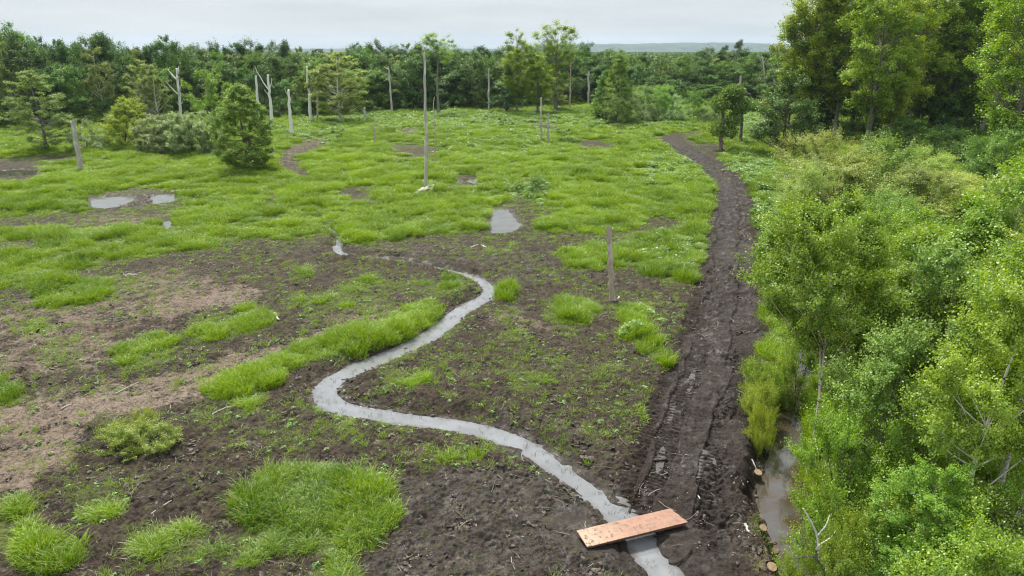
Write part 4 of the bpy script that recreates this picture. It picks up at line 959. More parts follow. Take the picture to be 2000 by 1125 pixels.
T(V['pale'][2], "birch_tree", 664, 238, 98, 104, "broad pyramid of pale green birch with a bare dead top")
T(V['blue'][0], "conical_tree", 990, 220, 126, 62, "blue-green conical tree standing before the ragged poplars")
T(V['tufted'][0], "poplar_tree", 857, 224, 62, 60, "tall poplar with a tuft of leaves on a long bare trunk behind the tallest pole")
T(V['poplar'][0], "poplar_tree", 1010, 222, 58, 66, "ragged upright poplar left of the fan-crowned poplar, leafy down its trunk")
T(V['poplar'][1], "poplar_tree", 1050, 222, 105, 56, "lower leafy poplar between the two tall ones in mid skyline")
T(V['fan'][1], "poplar_tree", 1085, 217, 42, 84, "tallest poplar of the far wood, with a wide fan-shaped crown")
T(V['pale'][0], "poplar_tree", 1088, 216, 150, 42, "yellow-green leafy growth around the trunk of the fan-crowned poplar")
T(V['layered'][0], "layered_tree", 1205, 240, 104, 76, "tall tree with tiers of light green boughs left of the willow thicket")
T(V['layered'][0], "layered_tree", 1178, 236, 135, 62, "shorter tiered tree leaning out left of the taller tiered one", rz=1.2)
T(V['willow'][1], "willow_bush", 1206, 245, 188, 62, "dark rounded bush at the foot of the tiered trees", "bush")
for i, (px, py, tp, w_, lb) in enumerate([(1250, 236, 170, 62, "first rounded willow of the thicket, just right of the tiered trees"), (1290, 236, 178, 60, "low willow in the middle of the far thicket"), (1322, 238, 186, 58, "dark low willow at the thicket's front, left of the grey-green round one"),
                              (1358, 236, 184, 48, "grey-green round willow at the thicket's right end"), (1384, 240, 200, 36, "pale wispy willow between the thicket and the ivy-clad trunks"), (1270, 228, 174, 66, "tallest willow at the back of the thicket")]):
    T(V['willow'][i % 2], "willow_bush", px, py, tp, w_, lb, "bush", "willow thicket")
T(V['dark'][2], "oak_tree", 1526, 306, 150, 104, "dark green oak at the wood's corner where the track bends away", rz=.6)
T(V['dark'][1], "oak_tree", 1535, 296, 190, 96, "second dark tree, low and wide, beside the corner oak")
T(V['oak'][2], "oak_tree", 1508, 216, 140, 62, "bright round oak above the yellow excavator")
for px, tp, w_, lb in [(1438, 82, 30, "big round tree standing high on the far skyline before the blue hill"), (1414, 92, 24, "smaller round tree left of the big one on the far skyline"), (1503, 92, 16, "narrow far tree on the skyline next to the tall poplars"), (1258, 104, 14, "small dark far tree on the skyline left of the big round one")]:
    T(V['dark'][0], "far_tree", 0, 0, tp, w_, lb, at=(x_at(px, 430, 8), 430.0))
# -- tall poplars on the right
PL = [(1568, 264, -60, 118, "tall poplar at the grove's very left edge, left of all the others"), (1596, 262, -110, 150, "broad tall poplar second from the left in the right-hand grove, reaching past the frame top"), (1628, 268, -70, 120, "tall poplar with a dark mossy trunk, third from the grove's left"), (1690, 290, -80, 130, "pale-stemmed tall poplar in front of the grove above the hawthorns"),
      (1728, 282, -70, 124, "tall poplar with brownish trunk right of the pale-stemmed one"), (1662, 256, -50, 110, "tall poplar standing back between the mossy and the pale-stemmed one"), (1768, 262, -60, 124, "tall poplar in the grove's middle, shading the understorey"), (1815, 256, -70, 120, "dark-trunked poplar left of the broken orange snag"),
      (1912, 268, -100, 130, "poplar right of the broken orange snag, crown lit yellow-green"), (1957, 357, -190, 170, "big near poplar with grey trunk at the grove's right edge"), (1977, 340, -170, 170, "big leaning near poplar at the right rim of the photo"), (2060, 330, -150, 200, "poplar just past the right rim, boughs reaching in"), (1790, 236, 0, 110, "poplar far back in the shaded grove"), (1862, 238, -10, 120, "rear poplar behind the broken orange snag"), (1945, 240, -20, 130, "rear poplar closing the grove at right"), (2010, 250, -40, 140, "rear poplar at the far right of the grove"), (1574, 240, 10, 90, "slim poplar at the back left of the grove"), (1566, 246, 100, 76, "short poplar under the leftmost tall one"), (1612, 250, 20, 90, "slender poplar behind the leftmost tall one"), (1706, 262, -30, 100, "slender poplar half hidden behind the pale-stemmed one"), (1745, 250, -20, 100, "slender poplar behind the brownish trunk"), (1838, 262, -40, 110, "slender poplar just left of the broken orange snag"), (1885, 256, -50, 110, "slender poplar just right of the broken orange snag")]
for i, (px, py, tp, w_, lb) in enumerate(PL):
    T(V['poplar'][i % 4], "poplar_tree", px, py, tp, w_, lb, group="tall poplars on the right")
# understorey
US = [(1580, 262, 200, 80, 'oak'), (1650, 266, 190, 90, 'shrub'), (1710, 262, 196, 90, 'hazel'), (1775, 258, 190, 100, 'shrub'), (1840, 262, 196, 100, 'shrub'), (1900, 266, 200, 100, 'hazel'), (1965, 262, 180, 110, 'shrub'), (1800, 300, 248, 110, 'shrub'), (1740, 306, 250, 80, 'shrub'), (1880, 320, 262, 110, 'hazel'), (1830, 250, 150, 90, 'dark'), (1900, 246, 140, 90, 'dark'), (1960, 250, 150, 100, 'dark'), (1740, 246, 150, 80, 'dark'), (1690, 248, 160, 80, 'oak'), (2040, 300, 210, 130, 'shrub')]
USL = ["dark bush under the leftmost tall poplars", "dark low bush at the mossy poplar's foot", "leafy hazel behind the pale-stemmed poplar", "shaded bush in the grove's middle", "shaded bush left of the broken orange snag", "shaded hazel right of the broken orange snag", "dark bush behind the big near poplars", "wide dark bush above the pale hawthorns", "low dark bush right of the fresh green hazel", "leafy hazel bush below the broken orange snag", "dark young tree deep in the grove's shade", "dark young tree behind the broken orange snag", "dark young tree behind the big near poplars", "dark young tree behind the brownish poplar trunk", "green young oak behind the pale-stemmed poplar", "dark bush at the grove's right rim"]
for i, ((px, py, tp, w_, kd), lb) in enumerate(zip(US, USL)):
    T(V[kd][i % len(V[kd])], "understorey_bush" if kd in ('shrub', 'hazel') else "young_tree", px, py, tp, w_, lb, "bush" if kd in ('shrub', 'hazel') else "tree", "shaded understorey of the grove")
# hawthorn and hazel belt in front of the grove
HB = [('hawthorn', 1592, 385, 262, 120, "feathery pale hawthorn nearest the corner oak"), ('hawthorn', 1640, 430, 318, 190, "broad yellowish hawthorn mound right of the track"), ('hazel', 1728, 395, 274, 130, "fresh green hazel with upright shoots among the hawthorns"), ('hawthorn', 1570, 440, 330, 90, "grey-green hawthorn at the edge of the pale herbs"),
      ('hawthorn', 1800, 420, 330, 120, "dull green hawthorn right of the fresh hazel"), ('hawthorn', 1885, 430, 352, 150, "pale wide hawthorn in front of the dark grove"), ('hazel', 1925, 372, 258, 120, "leafy hazel left of the big near poplar trunk"), ('hawthorn', 1985, 440, 345, 130, "pale hawthorn at the right rim below the big poplars"),
      ('hazel', 1700, 500, 380, 130, "bright green hazel just below the hawthorn mound"), ('hazel', 1780, 480, 400, 110, "dark green hazel left of the tall yellow birch"), ('hawthorn', 1545, 500, 410, 80, "low hawthorn fringe beside the track"), ('hazel', 1990, 540, 410, 120, "green hazel at the right rim behind the birches"), ('hawthorn', 1680, 360, 292, 90, "small hawthorn behind the yellowish mound"), ('hawthorn', 1840, 372, 300, 120, "shadowed hawthorn under the grove")]
for i, (kd, px, py, tp, w_, lb) in enumerate(HB):
    T(V[kd][i % len(V[kd])], "hawthorn_bush" if kd == 'hawthorn' else "hazel_bush", px, py, tp, w_, lb, "bush", "hawthorn and hazel belt")
# near birches and alders along the brook
T(V['birch'][0], "birch_tree", 1580, 915, 392, 225, "near birch with forked pinkish-white stems standing by the brook", rz=1.3)
NB = [('birch', 1, 1700, 900, 450, 220, "birch behind the forked one, its crown merging to the right"), ('birch', 2, 1850, 880, 335, 285, "tallest yellow-green birch of the right-hand thicket"), ('alder', 0, 1790, 960, 470, 230, "grey-green alder in the middle of the thicket"), ('birch', 3, 1950, 960, 470, 250, "birch at the right rim behind the white stems"),
      ('birchbare', 0, 1842, 1190, 545, 240, "near birch whose thin white stem shows low in the thicket"), ('birchbare', 1, 1935, 1170, 520, 250, "near birch with white stem by the photo's right edge"), ('alder', 1, 1690, 1060, 640, 200, "alder leaning over the brook with shiny leaves"), ('birch', 3, 2040, 1120, 520, 260, "birch just beyond the right rim of the photo"), ('birch', 2, 1750, 1230, 900, 200, "low birch at the bottom of the thicket"), ('alder', 0, 1910, 1260, 985, 260, "alder in the bottom right corner"),
      ('birch', 3, 1640, 780, 420, 150, "slim birch standing behind the forked birch"), ('birch', 1, 1760, 740, 420, 190, "birch behind the grey-green alder"), ('birch', 3, 1990, 780, 420, 200, "birch behind the right rim birches")]
for kd, vi, px, py, tp, w_, lb in NB:
    T(V[kd][vi], "birch_tree" if kd != 'alder' else "alder_tree", px, py, tp, w_, lb, group="brookside birches and alders")
LB = [(1650, 1120, 835, 200, 0, "bright yellow-green bush overhanging the brook"), (1590, 1200, 985, 150, 1, "low leafy bush at the bottom beside the brook"), (1740, 1180, 940, 220, 1, "leafy bush under the white-stemmed birches"), (1860, 1330, 1010, 300, 0, "bush filling the bottom right corner"), (2010, 1260, 960, 240, 1, "bush at the lower right rim"), (1668, 920, 765, 120, 1, "leafy bush behind the forked birch's foot"), (1720, 980, 760, 160, 0, "bush below the grey-green alder"), (1560, 760, 640, 100, 1, "bush on the far brook bank by the track"), (1590, 690, 560, 120, 0, "bush at the foot of the hawthorn belt"), (1690, 700, 560, 170, 1, "bush in the thicket's shaded gap"), (1850, 720, 540, 220, 0, "bush between the tallest birch and the hawthorns"), (1990, 700, 520, 200, 1, "bush at the right rim under the hawthorns"), (1497, 768, 712, 70, 9, "bright green herb clump on the bank between track and brook, uppermost of three"), (1478, 812, 748, 72, 9, "bright green herb clump on the bank, middle one of three"), (1486, 862, 806, 52, 9, "small bright herb clump on the bank, lowest of three")]
for px, py, tp, w_, vi, lb in LB:
    T(V['herbbush'][0] if vi == 9 else V['lowbush'][vi], "leafy_bush", px, py, tp, w_, lb, "bush", "brookside bushes")
for px, py, tp, w_, lb in [(285, 872, 832, 108, "low yellow-green shrub clump on the bare mud at left"), (268, 842, 812, 50, "small tuft shrub just behind the yellow-green clump")]:
    T(V['herbbush'][0], "mud_shrub", px, py, tp, w_, lb, "shrub")

# -- the wood behind the meadow
EDGE = [(-260, 258), (0, 250), (140, 248), (300, 233), (450, 229), (560, 228), (700, 222), (860, 214), (1000, 211), (1150, 202), (1240, 210), (1400, 196), (1480, 194), (1580, 200)]
SKY = [(-260, 84), (0, 84), (50, 66), (100, 92), (150, 98), (200, 84), (240, 96), (300, 106), (350, 92), (400, 106), (480, 104), (560, 96), (640, 108), (720, 102), (800, 106), (900, 106), (980, 110), (1130, 98), (1180, 120), (1240, 110), (1300, 124), (1400, 110), (1480, 118), (1580, 112)]
ei = lambda px: float(np.interp(px, [e[0] for e in EDGE], [e[1] for e in EDGE])); si = lambda px: float(np.interp(px, [e[0] for e in SKY], [e[1] for e in SKY]))
LM = [(-200, "the meadow's far left end"), (20, "the left rim of the photo"), (92, "the feathery grey-green tree"), (150, "the leaning grey post"), (237, "the bright yellow shrub"), (300, "the thin birch pair"), (348, "the forked bleached snag"), (417, "the round-topped light tree"), (484, "the lone pyramid tree"), (528, "the twiggy grey snag"), (567, "the plain tapering pole"), (603, "the tall white pole"), (664, "the pyramid birch"), (762, "the twig-armed pole"), (831, "the tallest pole"), (857, "the tufted poplar"), (955, "the lone dark pole"), (990, "the blue-green conical tree"), (1020, "the ragged poplar"), (1085, "the fan-crowned poplar"), (1114, "the twiggy dead poplar"), (1150, "the slim pole by the thicket"), (1205, "the tiered trees"), (1265, "the willow thicket"), (1358, "the round grey willow"), (1410, "the ivy-clad stub"), (1446, "the ivy pole"), (1490, "the yellow excavator"), (1560, "the corner oak")]
used = {}
def wood_label(look, row, px):
    lx, ln = min(LM, key=lambda a: abs(a[0] - px)); d = px - lx
    pos = "behind" if abs(d) < 7 else ("left of" if d < 0 else "right of")
    for extra in ("", "taller ", "wider ", "smaller "):
        s_ = "%s%s in wood's %s row, %s %s" % (extra, look, row, pos, ln)
        if s_ not in used: used[s_] = 1; return s_
    return s_
LOOK = dict(oak="mid green oak", dark="very dark tree", light="fresh light green tree", pale="pale birch", blue="blue-green conical tree", fan="tall thin poplar")
def wood():
    for r_i, (row, step, back, lift) in enumerate((("front", 33, 3, 30), ("second", 30, 13, 10), ("third", 29, 25, 0))):
        px = -230.0 + r_i * 11
        while px < 1570:
            x, y = ground(px, ei(px)); f_ = (y + back + rnd.uniform(-2.5, 2.5)) / y; x, y = x * f_, y * f_
            kd = rnd.choices(['oak', 'dark', 'light', 'pale', 'blue'], [.42, .34, .12, .07, .05])[0]
            if row != "front" and kd == 'blue': kd = 'dark'
            tp = si(px) + (rnd.uniform(4, 56) if r_i == 0 else rnd.uniform(-16, 12) if r_i == 1 else rnd.uniform(-16, 2))
            w_ = rnd.uniform(44, 84) * (.62 if kd in ('pale', 'blue') else 1)
            var = rnd.choice(V[kd])
            T(var, {'oak': "oak_tree", 'light': "leafy_tree", 'dark': "dark_tree", 'pale': "birch_tree", 'blue': "conical_tree"}[kd], 0, 0, tp, w_, wood_label(LOOK[kd], row, px), group="trees of the wood behind the meadow", at=(x, y))
            px += step * rnd.uniform(.8, 1.2)
    px = -220.0
    while px < 1560:
        x, y = ground(px, ei(px)); f_ = (y - rnd.uniform(-1, 2.5)) / y; x, y = x * f_, y * f_
        T(rnd.choice(V['shrub']), "edge_shrub", 0, 0, ei(px) - rnd.uniform(20, 46), rnd.uniform(34, 62), wood_label("low dark shrub", "edge", px).replace("'s edge row", "'s edge"), "shrub", "shrubs along the wood's edge", at=(x, y))
        px += rnd.uniform(26, 46)
wood()
# ------------------------------------------------------------------ the far wood: one mass to the foot of the hills
def far_wood():
    g = np.random.default_rng(77); ms = []
    for s_ in range(4):
        n = 420; d = g.normal(size=(n, 3)); d /= np.linalg.norm(d, axis=1, keepdims=True); d[:, 2] = np.abs(d[:, 2]); r = (.72 + .28 * g.random((n, 1))) * (1 + .25 * np.sin(4 * d[:, :1] + s_) * np.cos(3 * d[:, 1:2] + s_))
        pos = d * r * np.array([4.2, 4.2, 6.0]) + np.array([0, 0, 7.2]); nrm = d + g.normal(size=(n, 3)) * .5; nrm /= np.linalg.norm(nrm, axis=1, keepdims=True)
        t_ = np.cross(nrm, g.normal(size=(n, 3))); t_ /= np.linalg.norm(t_, axis=1, keepdims=True); b_ = np.cross(nrm, t_); L = .75 * g.uniform(.6, 1.4, (n, 1))
        Vv = np.stack([pos - t_ * L, pos + b_ * L * .8, pos + t_ * L, pos - b_ * L * .8], 1).reshape(-1, 3)
        ms.append(new_mesh("far_crown", Vv, np.arange(4 * n), np.full(n, 4), M['far'], {'shade': ('FACE', 'FLOAT', g.random(n).astype(np.float32))}))
    col = source("far_crown", ms); pts = []
    for y0, y1, sp in ((185, 420, 6.2), (420, 900, 8.5), (900, 2950, 17)):
        k = int((y1 * y1 - y0 * y0) * .9 / sp ** 2); y = np.sqrt(g.random(k) * (y1 * y1 - y0 * y0) + y0 * y0); x = (g.random(k) * 2 - 1) * .9 * y
        pts.append(np.stack([x, y, np.full(k, sp / 6.2)], 1))
    p = np.concatenate(pts); px, _ = to_px(p[:, 0], p[:, 1])
    ed = np.interp(px, [e[0] for e in EDGE], [ground(e[0], e[1])[1] for e in EDGE]) + 32
    k = (p[:, 1] > ed) & ~((px > 1440) & (px < 1560) & (p[:, 1] < 215)); p = p[k]; px = px[k]; n = len(p)
    # the wood is lower in the dip to the right
    hs = np.interp(px, [0, 700, 1100, 1200, 1560, 1700], [.72, .72, .72, .66, .66, .8]) + .22 * (1 - 0) * (p[:, 1] > 500) * (np.interp(px, [1100, 1200, 1600], [0, .6, .6]))
    wv = np.clip(p[:, 2], 1, 2.2)
    sc = np.stack([wv * g.uniform(.8, 1.25, n), wv * g.uniform(.8, 1.25, n), hs * g.uniform(.8, 1.08, n)], 1)
    scatter("far_wood", col, np.stack([p[:, 0], p[:, 1], np.zeros(n)], 1), np.c_[np.zeros((n, 2)), g.random(n) * 6.28], sc, g.integers(0, 4, n), g.random(n), "distant green wood reaching back to the blue hills", "wood")
far_wood()

# ------------------------------------------------------------------ dead trunks
def snag(name, base, top, w, label, m='dead', branches=(), group=None, wtop=.55, jag=.25, cat="dead tree", knee=0.0):
    x, y = ground(*base); z0 = zg(x, y); zt = z_at(y, top[1]); xt = x_at(top[0], y, zt)
    fw = y * CP + CAM_H * SP - z0 * SP; r0 = w * .88 / 2 / FPX * fw; g = np.random.default_rng(int(base[0] * 13 + base[1]))
    o = thing(name, (x, y, z0), label, cat, group)
    H = zt - z0; n = 12; t = np.linspace(0, 1, n); dx_ = xt - x
    p = np.stack([dx_ * t + g.normal(size=n) * .22 * r0 + knee * np.sin(t * 6), np.cumsum(g.normal(size=n)) * .08 * r0, H * t - .1], 1); p[0, :2] = 0; p[-1, 0] = dx_
    r = r0 * (1 - (1 - wtop) * t) * (1 + g.normal(size=n) * .05); r[0] *= 1.35
    mb = MB(); mb.tube(p, r, 9, jag=min(jag, r0 * 3), rng=g); link("trunk", mb.mesh("trunk", M[m], True), o)
    for (tb, dx2, dz, rr) in branches:   # start fraction, px offset of the tip, px height, thickness factor
        b = np.array([np.interp(tb, t, p[:, 0]), 0, H * tb]); s_ = fw / FPX; e = b + np.array([dx2 * s_, g.normal() * abs(dx2) * s_ * .4, dz * s_]); mid = b * .5 + e * .5 + np.array([dx2 * .18 * s_, 0, -abs(dz) * .08 * s_])
        tt = np.linspace(0, 1, 6)[:, None]; q = b * (1 - tt) ** 2 + 2 * mid * tt * (1 - tt) + e * tt ** 2 + g.normal(size=(6, 3)) * r0 * .12
        q[0] = b; mb = MB(); rb = r0 * rr; mb.tube(q, np.linspace(rb, rb * .35, 6), 6, rng=g); link("branch", mb.mesh("branch", M[m], True), o)
    return o
GS_ = "dead standing trunks"
snag("dead_tree", (834, 372), (829, 104), 8.0, "tallest bare grey pole, rising from a heap of split wood in mid meadow", 'dead', group=GS_, wtop=.45)
snag("leaning_post", (158, 332), (142, 238), 9.5, "leaning weathered grey post at the left of the meadow", 'dead', group=GS_, wtop=.8, jag=.5)
snag("dead_tree", (1197, 588), (1190, 450), 15, "short split brown post standing in wood chips beside the stream bend", 'dead_brown', group=GS_, wtop=.72, jag=.5)
snag("dead_tree", (354, 238), (344, 134), 8, "bleached white snag with forked antler-like arms", 'dead_white', [(.52, -18, 26, .5), (.80, -14, 20, .55), (.83, 8, 22, .6), (.5, 5, 16, .4), (.55, 9, 26, .35), (.30, -6, 8, .25), (.3, 7, 12, .25)], GS_, wtop=.5)
snag("dead_tree", (533, 250), (524, 146), 8, "white snag with thin side twigs right of the lone pyramid tree", 'dead_white', [(.70, -22, 46, .35), (.72, 5, 22, .3), (.6, -8, 14, .3)], GS_, wtop=.55)
snag("dead_tree", (570, 266), (563, 176), 7, "plain tapering white pole in the grass near the mud path", 'dead_white', [(.84, -9, 18, .25)], GS_, wtop=.6)
snag("dead_tree", (608, 240), (599, 130), 6.5, "slender white pole at the wood's edge left of the pyramid birch", 'dead_white', [(.5, 18, 6, .2)], GS_, wtop=.5)
snag("dead_tree", (621, 236), (619, 138), 4.5, "brownish slim pole close behind the slender white pole", 'dead_brown', [(.5, 12, 8, .3)], GS_, wtop=.6)
snag("dead_tree", (506, 232), (500, 148), 6, "white pole half hidden behind the lone pyramid tree's right shoulder", 'dead_white', [(.3, 10, -20, .2)], GS_, wtop=.6)
snag("dead_tree", (672, 235), (668, 200), 4.5, "short white stem showing below the pyramid birch", 'dead_white', (), GS_)
snag("dead_tree", (713, 242), (712, 210), 5.5, "short grey stub at the wood's edge right of the pyramid birch", 'dead', (), GS_, wtop=.9)
snag("dead_tree", (766, 224), (758, 130), 5.5, "grey pole with a few crooked arms near its top", 'dead', [(.82, -14, 6, .35), (.75, -10, -4, .3), (.95, -10, 4, .3)], GS_, wtop=.6)
snag("dead_tree", (733, 284), (729, 240), 3.5, "thin dark leaning stake left of the tallest pole", 'dead_brown', (), GS_, wtop=.8)
snag("dead_tree", (849, 297), (848, 190), 3.2, "thin brown stem just right of the tallest pole", 'dead_brown', (), GS_, wtop=.5, knee=.12)
snag("dead_tree", (955, 220), (955, 134), 4.5, "lone straight pole against the dark wood in the middle", 'dead', [(.8, 8, 8, .3)], GS_, wtop=.7)
snag("dead_tree", (1057, 276), (1057, 190), 4.2, "taller of the two stakes in the far meadow", 'dead', (), GS_, wtop=.7)
snag("dead_tree", (1070, 278), (1071, 222), 4.8, "shorter of the two stakes in the far meadow", 'dead', (), GS_, wtop=.7)
snag("dead_tree", (1048, 216), (1046, 165), 3.5, "slim brown stem below the ragged poplars", 'dead_brown', (), GS_)
snag("dead_tree", (1113, 213), (1115, 100), 5, "tall dead poplar bristling with fine twigs right of the fan-crowned poplar", 'dead_brown', [(.3 + .06 * i, (-1) ** i * (5 + 2 * (i % 3)), 8 + (i % 4) * 2, .22) for i in range(12)], GS_, wtop=.4)
snag("dead_tree", (1149, 206), (1150, 138), 4.5, "slim grey pole at the wood's edge left of the tiered trees", 'dead', [(.9, -7, -2, .3)], GS_, wtop=.8)
snag("dead_tree", (1445, 215), (1446, 148), 5, "pale pole rising behind the ivy-clad trunks", 'dead', (), GS_, wtop=.7)
snag("dead_tree", (1494, 208), (1493, 176), 4, "short pale stub standing in front of the excavator", 'dead', [(.9, -3, 3, .4)], GS_, wtop=.8)
snag("dead_tree", (1868, 254), (1873, 190), 9, "broken orange-tinged snag in the shaded grove", 'dead_brown', (), GS_, wtop=.5)
for bx, tx, tp, w_, lb in [(1497, 1489, 112, 4.5, "bare forked grey top above the excavator's oak"), (1512, 1513, 126, 5, "bare grey stub right of the forked one above the excavator"), (1524, 1526, 132, 4.5, "bare grey stub nearest the tall poplars")]:
    snag("dead_tree", (bx, 192), (tx, tp), w_, lb, 'dead', [(.8, -7, 12, .5), (.85, 5, 8, .4)], GS_, wtop=.6)
# ivy-clad pair by the track
def ivy_trunk(base, top, w, label, crowns):
    o = snag("ivy_tree", base, top, w, label, 'ivy_bark', (), "ivy-clad trunks by the track", wtop=.7)
    x, y = ground(*base); s_ = (y * CP + CAM_H * SP) / FPX
    g = np.random.default_rng(int(base[0])); P_ = []; 
    for cx, cy_, rx, ry, n in crowns:
        d = g.normal(size=(n, 3)); d /= np.linalg.norm(d, axis=1, keepdims=True); d *= (.45 + .55 * g.random((n, 1)))
        P_.append(np.array([(cx - base[0]) * s_, 0, (base[1] - cy_) * s_ * 1.02]) + d * np.array([rx, rx, ry]) * s_)
    pos = np.concatenate(P_); n = len(pos); nrm = g.normal(size=(n, 3)) + [0, 0, .7]; nrm /= np.linalg.norm(nrm, axis=1, keepdims=True)
    t_ = np.cross(nrm, g.normal(size=(n, 3))); t_ /= np.linalg.norm(t_, axis=1, keepdims=True); b_ = np.cross(nrm, t_); L = .13 * g.uniform(.6, 1.5, (n, 1))
    Vv = np.stack([pos - t_ * L, pos + b_ * L * .7, pos + t_ * L, pos - b_ * L * .7], 1).reshape(-1, 3)
    link("crown", new_mesh("crown", Vv, np.arange(4 * n), np.full(n, 4), M['hazel'], {'tint': ('FACE', 'FLOAT', g.random(n).astype(np.float32))}), o)
ivy_trunk((1407, 293), (1413, 206), 10, "leaning ivy-clad stub with a leafy head and side bough, beside the track", [(1422, 186, 24, 16, 2000), (1400, 206, 22, 20, 1500), (1436, 210, 24, 18, 1800), (1426, 236, 20, 16, 900), (1396, 252, 18, 16, 700), (1422, 258, 18, 14, 600)])
ivy_trunk((1447, 280), (1450, 200), 8.5, "upright brown ivy-clad trunk with a flat leafy top, right of the leaning stub", [(1456, 208, 30, 13, 2000), (1474, 210, 20, 10, 900), (1442, 204, 20, 14, 1000)])

# ------------------------------------------------------------------ small things
def log_thing(name, a, b, r, label, m, cat, group=None, za=.1, zb=.1, cut=True):
    A = np.array([*ground(*a), 0.]); B = np.array([*ground(*b), 0.]); A[2] = zg(A[0], A[1]) + za; B[2] = zg(B[0], B[1]) + zb
    g = np.random.default_rng(int(a[0] + b[1])); o = thing(name, A, label, cat, group); t = np.linspace(0, 1, 7)[:, None]
    p = (B - A) * t + g.normal(size=(7, 3)) * r * .35; p[0] = 0; mb = MB(); mb.tube(p, r * np.linspace(1, .7, 7), 8, rng=g)
    link("bark", mb.mesh("log", M[m], True), o); return o
# heap of split wood at the tall pole's foot
def heap():
    g = np.random.default_rng(3)
    for i in range(9):
        bx = 812 + g.random() * 8; by = 378 + g.random() * 7; ex = 836 + g.random() * 14; ey = 370 + g.random() * 11
        log_thing("split_log", (bx, by), (ex, ey), .12 + .08 * g.random(), "grey split log in the heap at the tallest pole's foot", 'dead_white' if i % 2 else 'dead', "log", "split logs at the tallest pole", .12 + .04 * i, .25 + .05 * i)
heap()
# the board bridge
def board():
    c = [ground(1123, 1040, .1), ground(1150, 1073, .1), ground(1342, 1022, .1), ground(1315, 997, .1)]; c = np.array(c)
    o_ = c.mean(0); ux = (c[3] + c[2] - c[0] - c[1]) / 2; L = np.hypot(*ux); ux /= L; ang = math.atan2(ux[1], ux[0]); uy = np.array([-ux[1], ux[0]])
    Wd = abs(((c[0] + c[3] - c[1] - c[2]) / 2) @ uy)
    g = np.random.default_rng(2)
    def slab(L_, W_, th, jag):
        n = 12; xs = np.linspace(-L_ / 2, L_ / 2, n); top = []; ys = [W_ / 2, -W_ / 2]
        end = [(L_ / 2 - .16, W_ / 2), (L_ / 2 - .10, W_ * .40), (L_ / 2 - .11, W_ * .22), (L_ / 2 - .05, W_ * .05), (L_ / 2 - .045, -W_ * .15), (L_ / 2 + .0, -W_ * .32), (L_ / 2 + .03, -W_ / 2)] if jag else [(L_ / 2, W_ / 2), (L_ / 2, -W_ / 2)]
        out_ = [(-L_ / 2, -W_ / 2), (-L_ / 2, W_ / 2)] + end; k = len(out_)
        sag = lambda x: -.02 * (1 - (2 * x / L_) ** 2)
        v = [[a, b, th / 2 + sag(a)] for a, b in out_] + [[a, b, -th / 2 + sag(a)] for a, b in out_]
        me = new_mesh("board", np.array(v), list(range(k))[::-1] + list(range(k, 2 * k)) + [i for a in range(k) for i in (a, (a + 1) % k, (a + 1) % k + k, a + k)], [k, k] + [4] * k, M['board'] if jag else M['board_dark'])
        return me
    a = link("wooden_board", slab(L, Wd, .03, True), None, (o_[0], o_[1], .165)); a.rotation_euler = (R(1.0), 0, ang); tag(a, "reddish plywood board with a torn right end, laid across the stream as a bridge", "board")
    b = link("wooden_board", slab(L * .97, Wd * .92, .035, False), None, (o_[0] + .02, o_[1] - .03, .11)); b.rotation_euler = (R(.5), 0, ang - .012); tag(b, "dark board lying underneath the reddish bridge board", "board")
board()
# sawn stumps and logs on the brook bank
def stump(px, py, r, h, label, tilt=.25):
    x, y = ground(px, py); z = zg(x, y); g = np.random.default_rng(int(px)); o = thing("tree_stump", (x, y, z), label, "stump", "sawn stumps on the brook bank")
    n = 5; t = np.linspace(0, 1, n)[:, None]; ax = np.array([.1, -tilt, 1.]); ax /= np.linalg.norm(ax); p = ax * (h + .2) * t - [0, 0, .2]
    mb = MB(); mb.tube(p, r * np.array([1.35, 1.12, 1.03, 1, .99]), 12, cap=False, rng=g); link("bark", mb.mesh("bark", M['bark'], True), o)
    mb = MB(); mb.tube(np.stack([p[-1] - ax * .03, p[-1] + ax * .012]), r * .94, 14); link("cut_face", mb.mesh("cut_face", M['cut'], False), o)
stump(1483, 1033, .12, .22, "sawn stump with pale cut face on the bank, left of the small one", .5)
stump(1508, 1044, .11, .28, "smaller sawn stump with a bright orange cut beside the water", .8)
stump(1500, 1112, .15, .18, "broad pale stump at the bottom of the brook bank", .4)
stump(1478, 905, .15, .25, "mossy stump with cut roots at the water's edge farther up", .3)
log_thing("log", (1484, 903), (1468, 894), .035, "cut branch end lying against the mossy bank stump", 'dead_white', "log")
log_thing("log", (1455, 1030), (1462, 1046), .05, "short pale piece of wood on the bank", 'dead', "log", None, .08, .08)
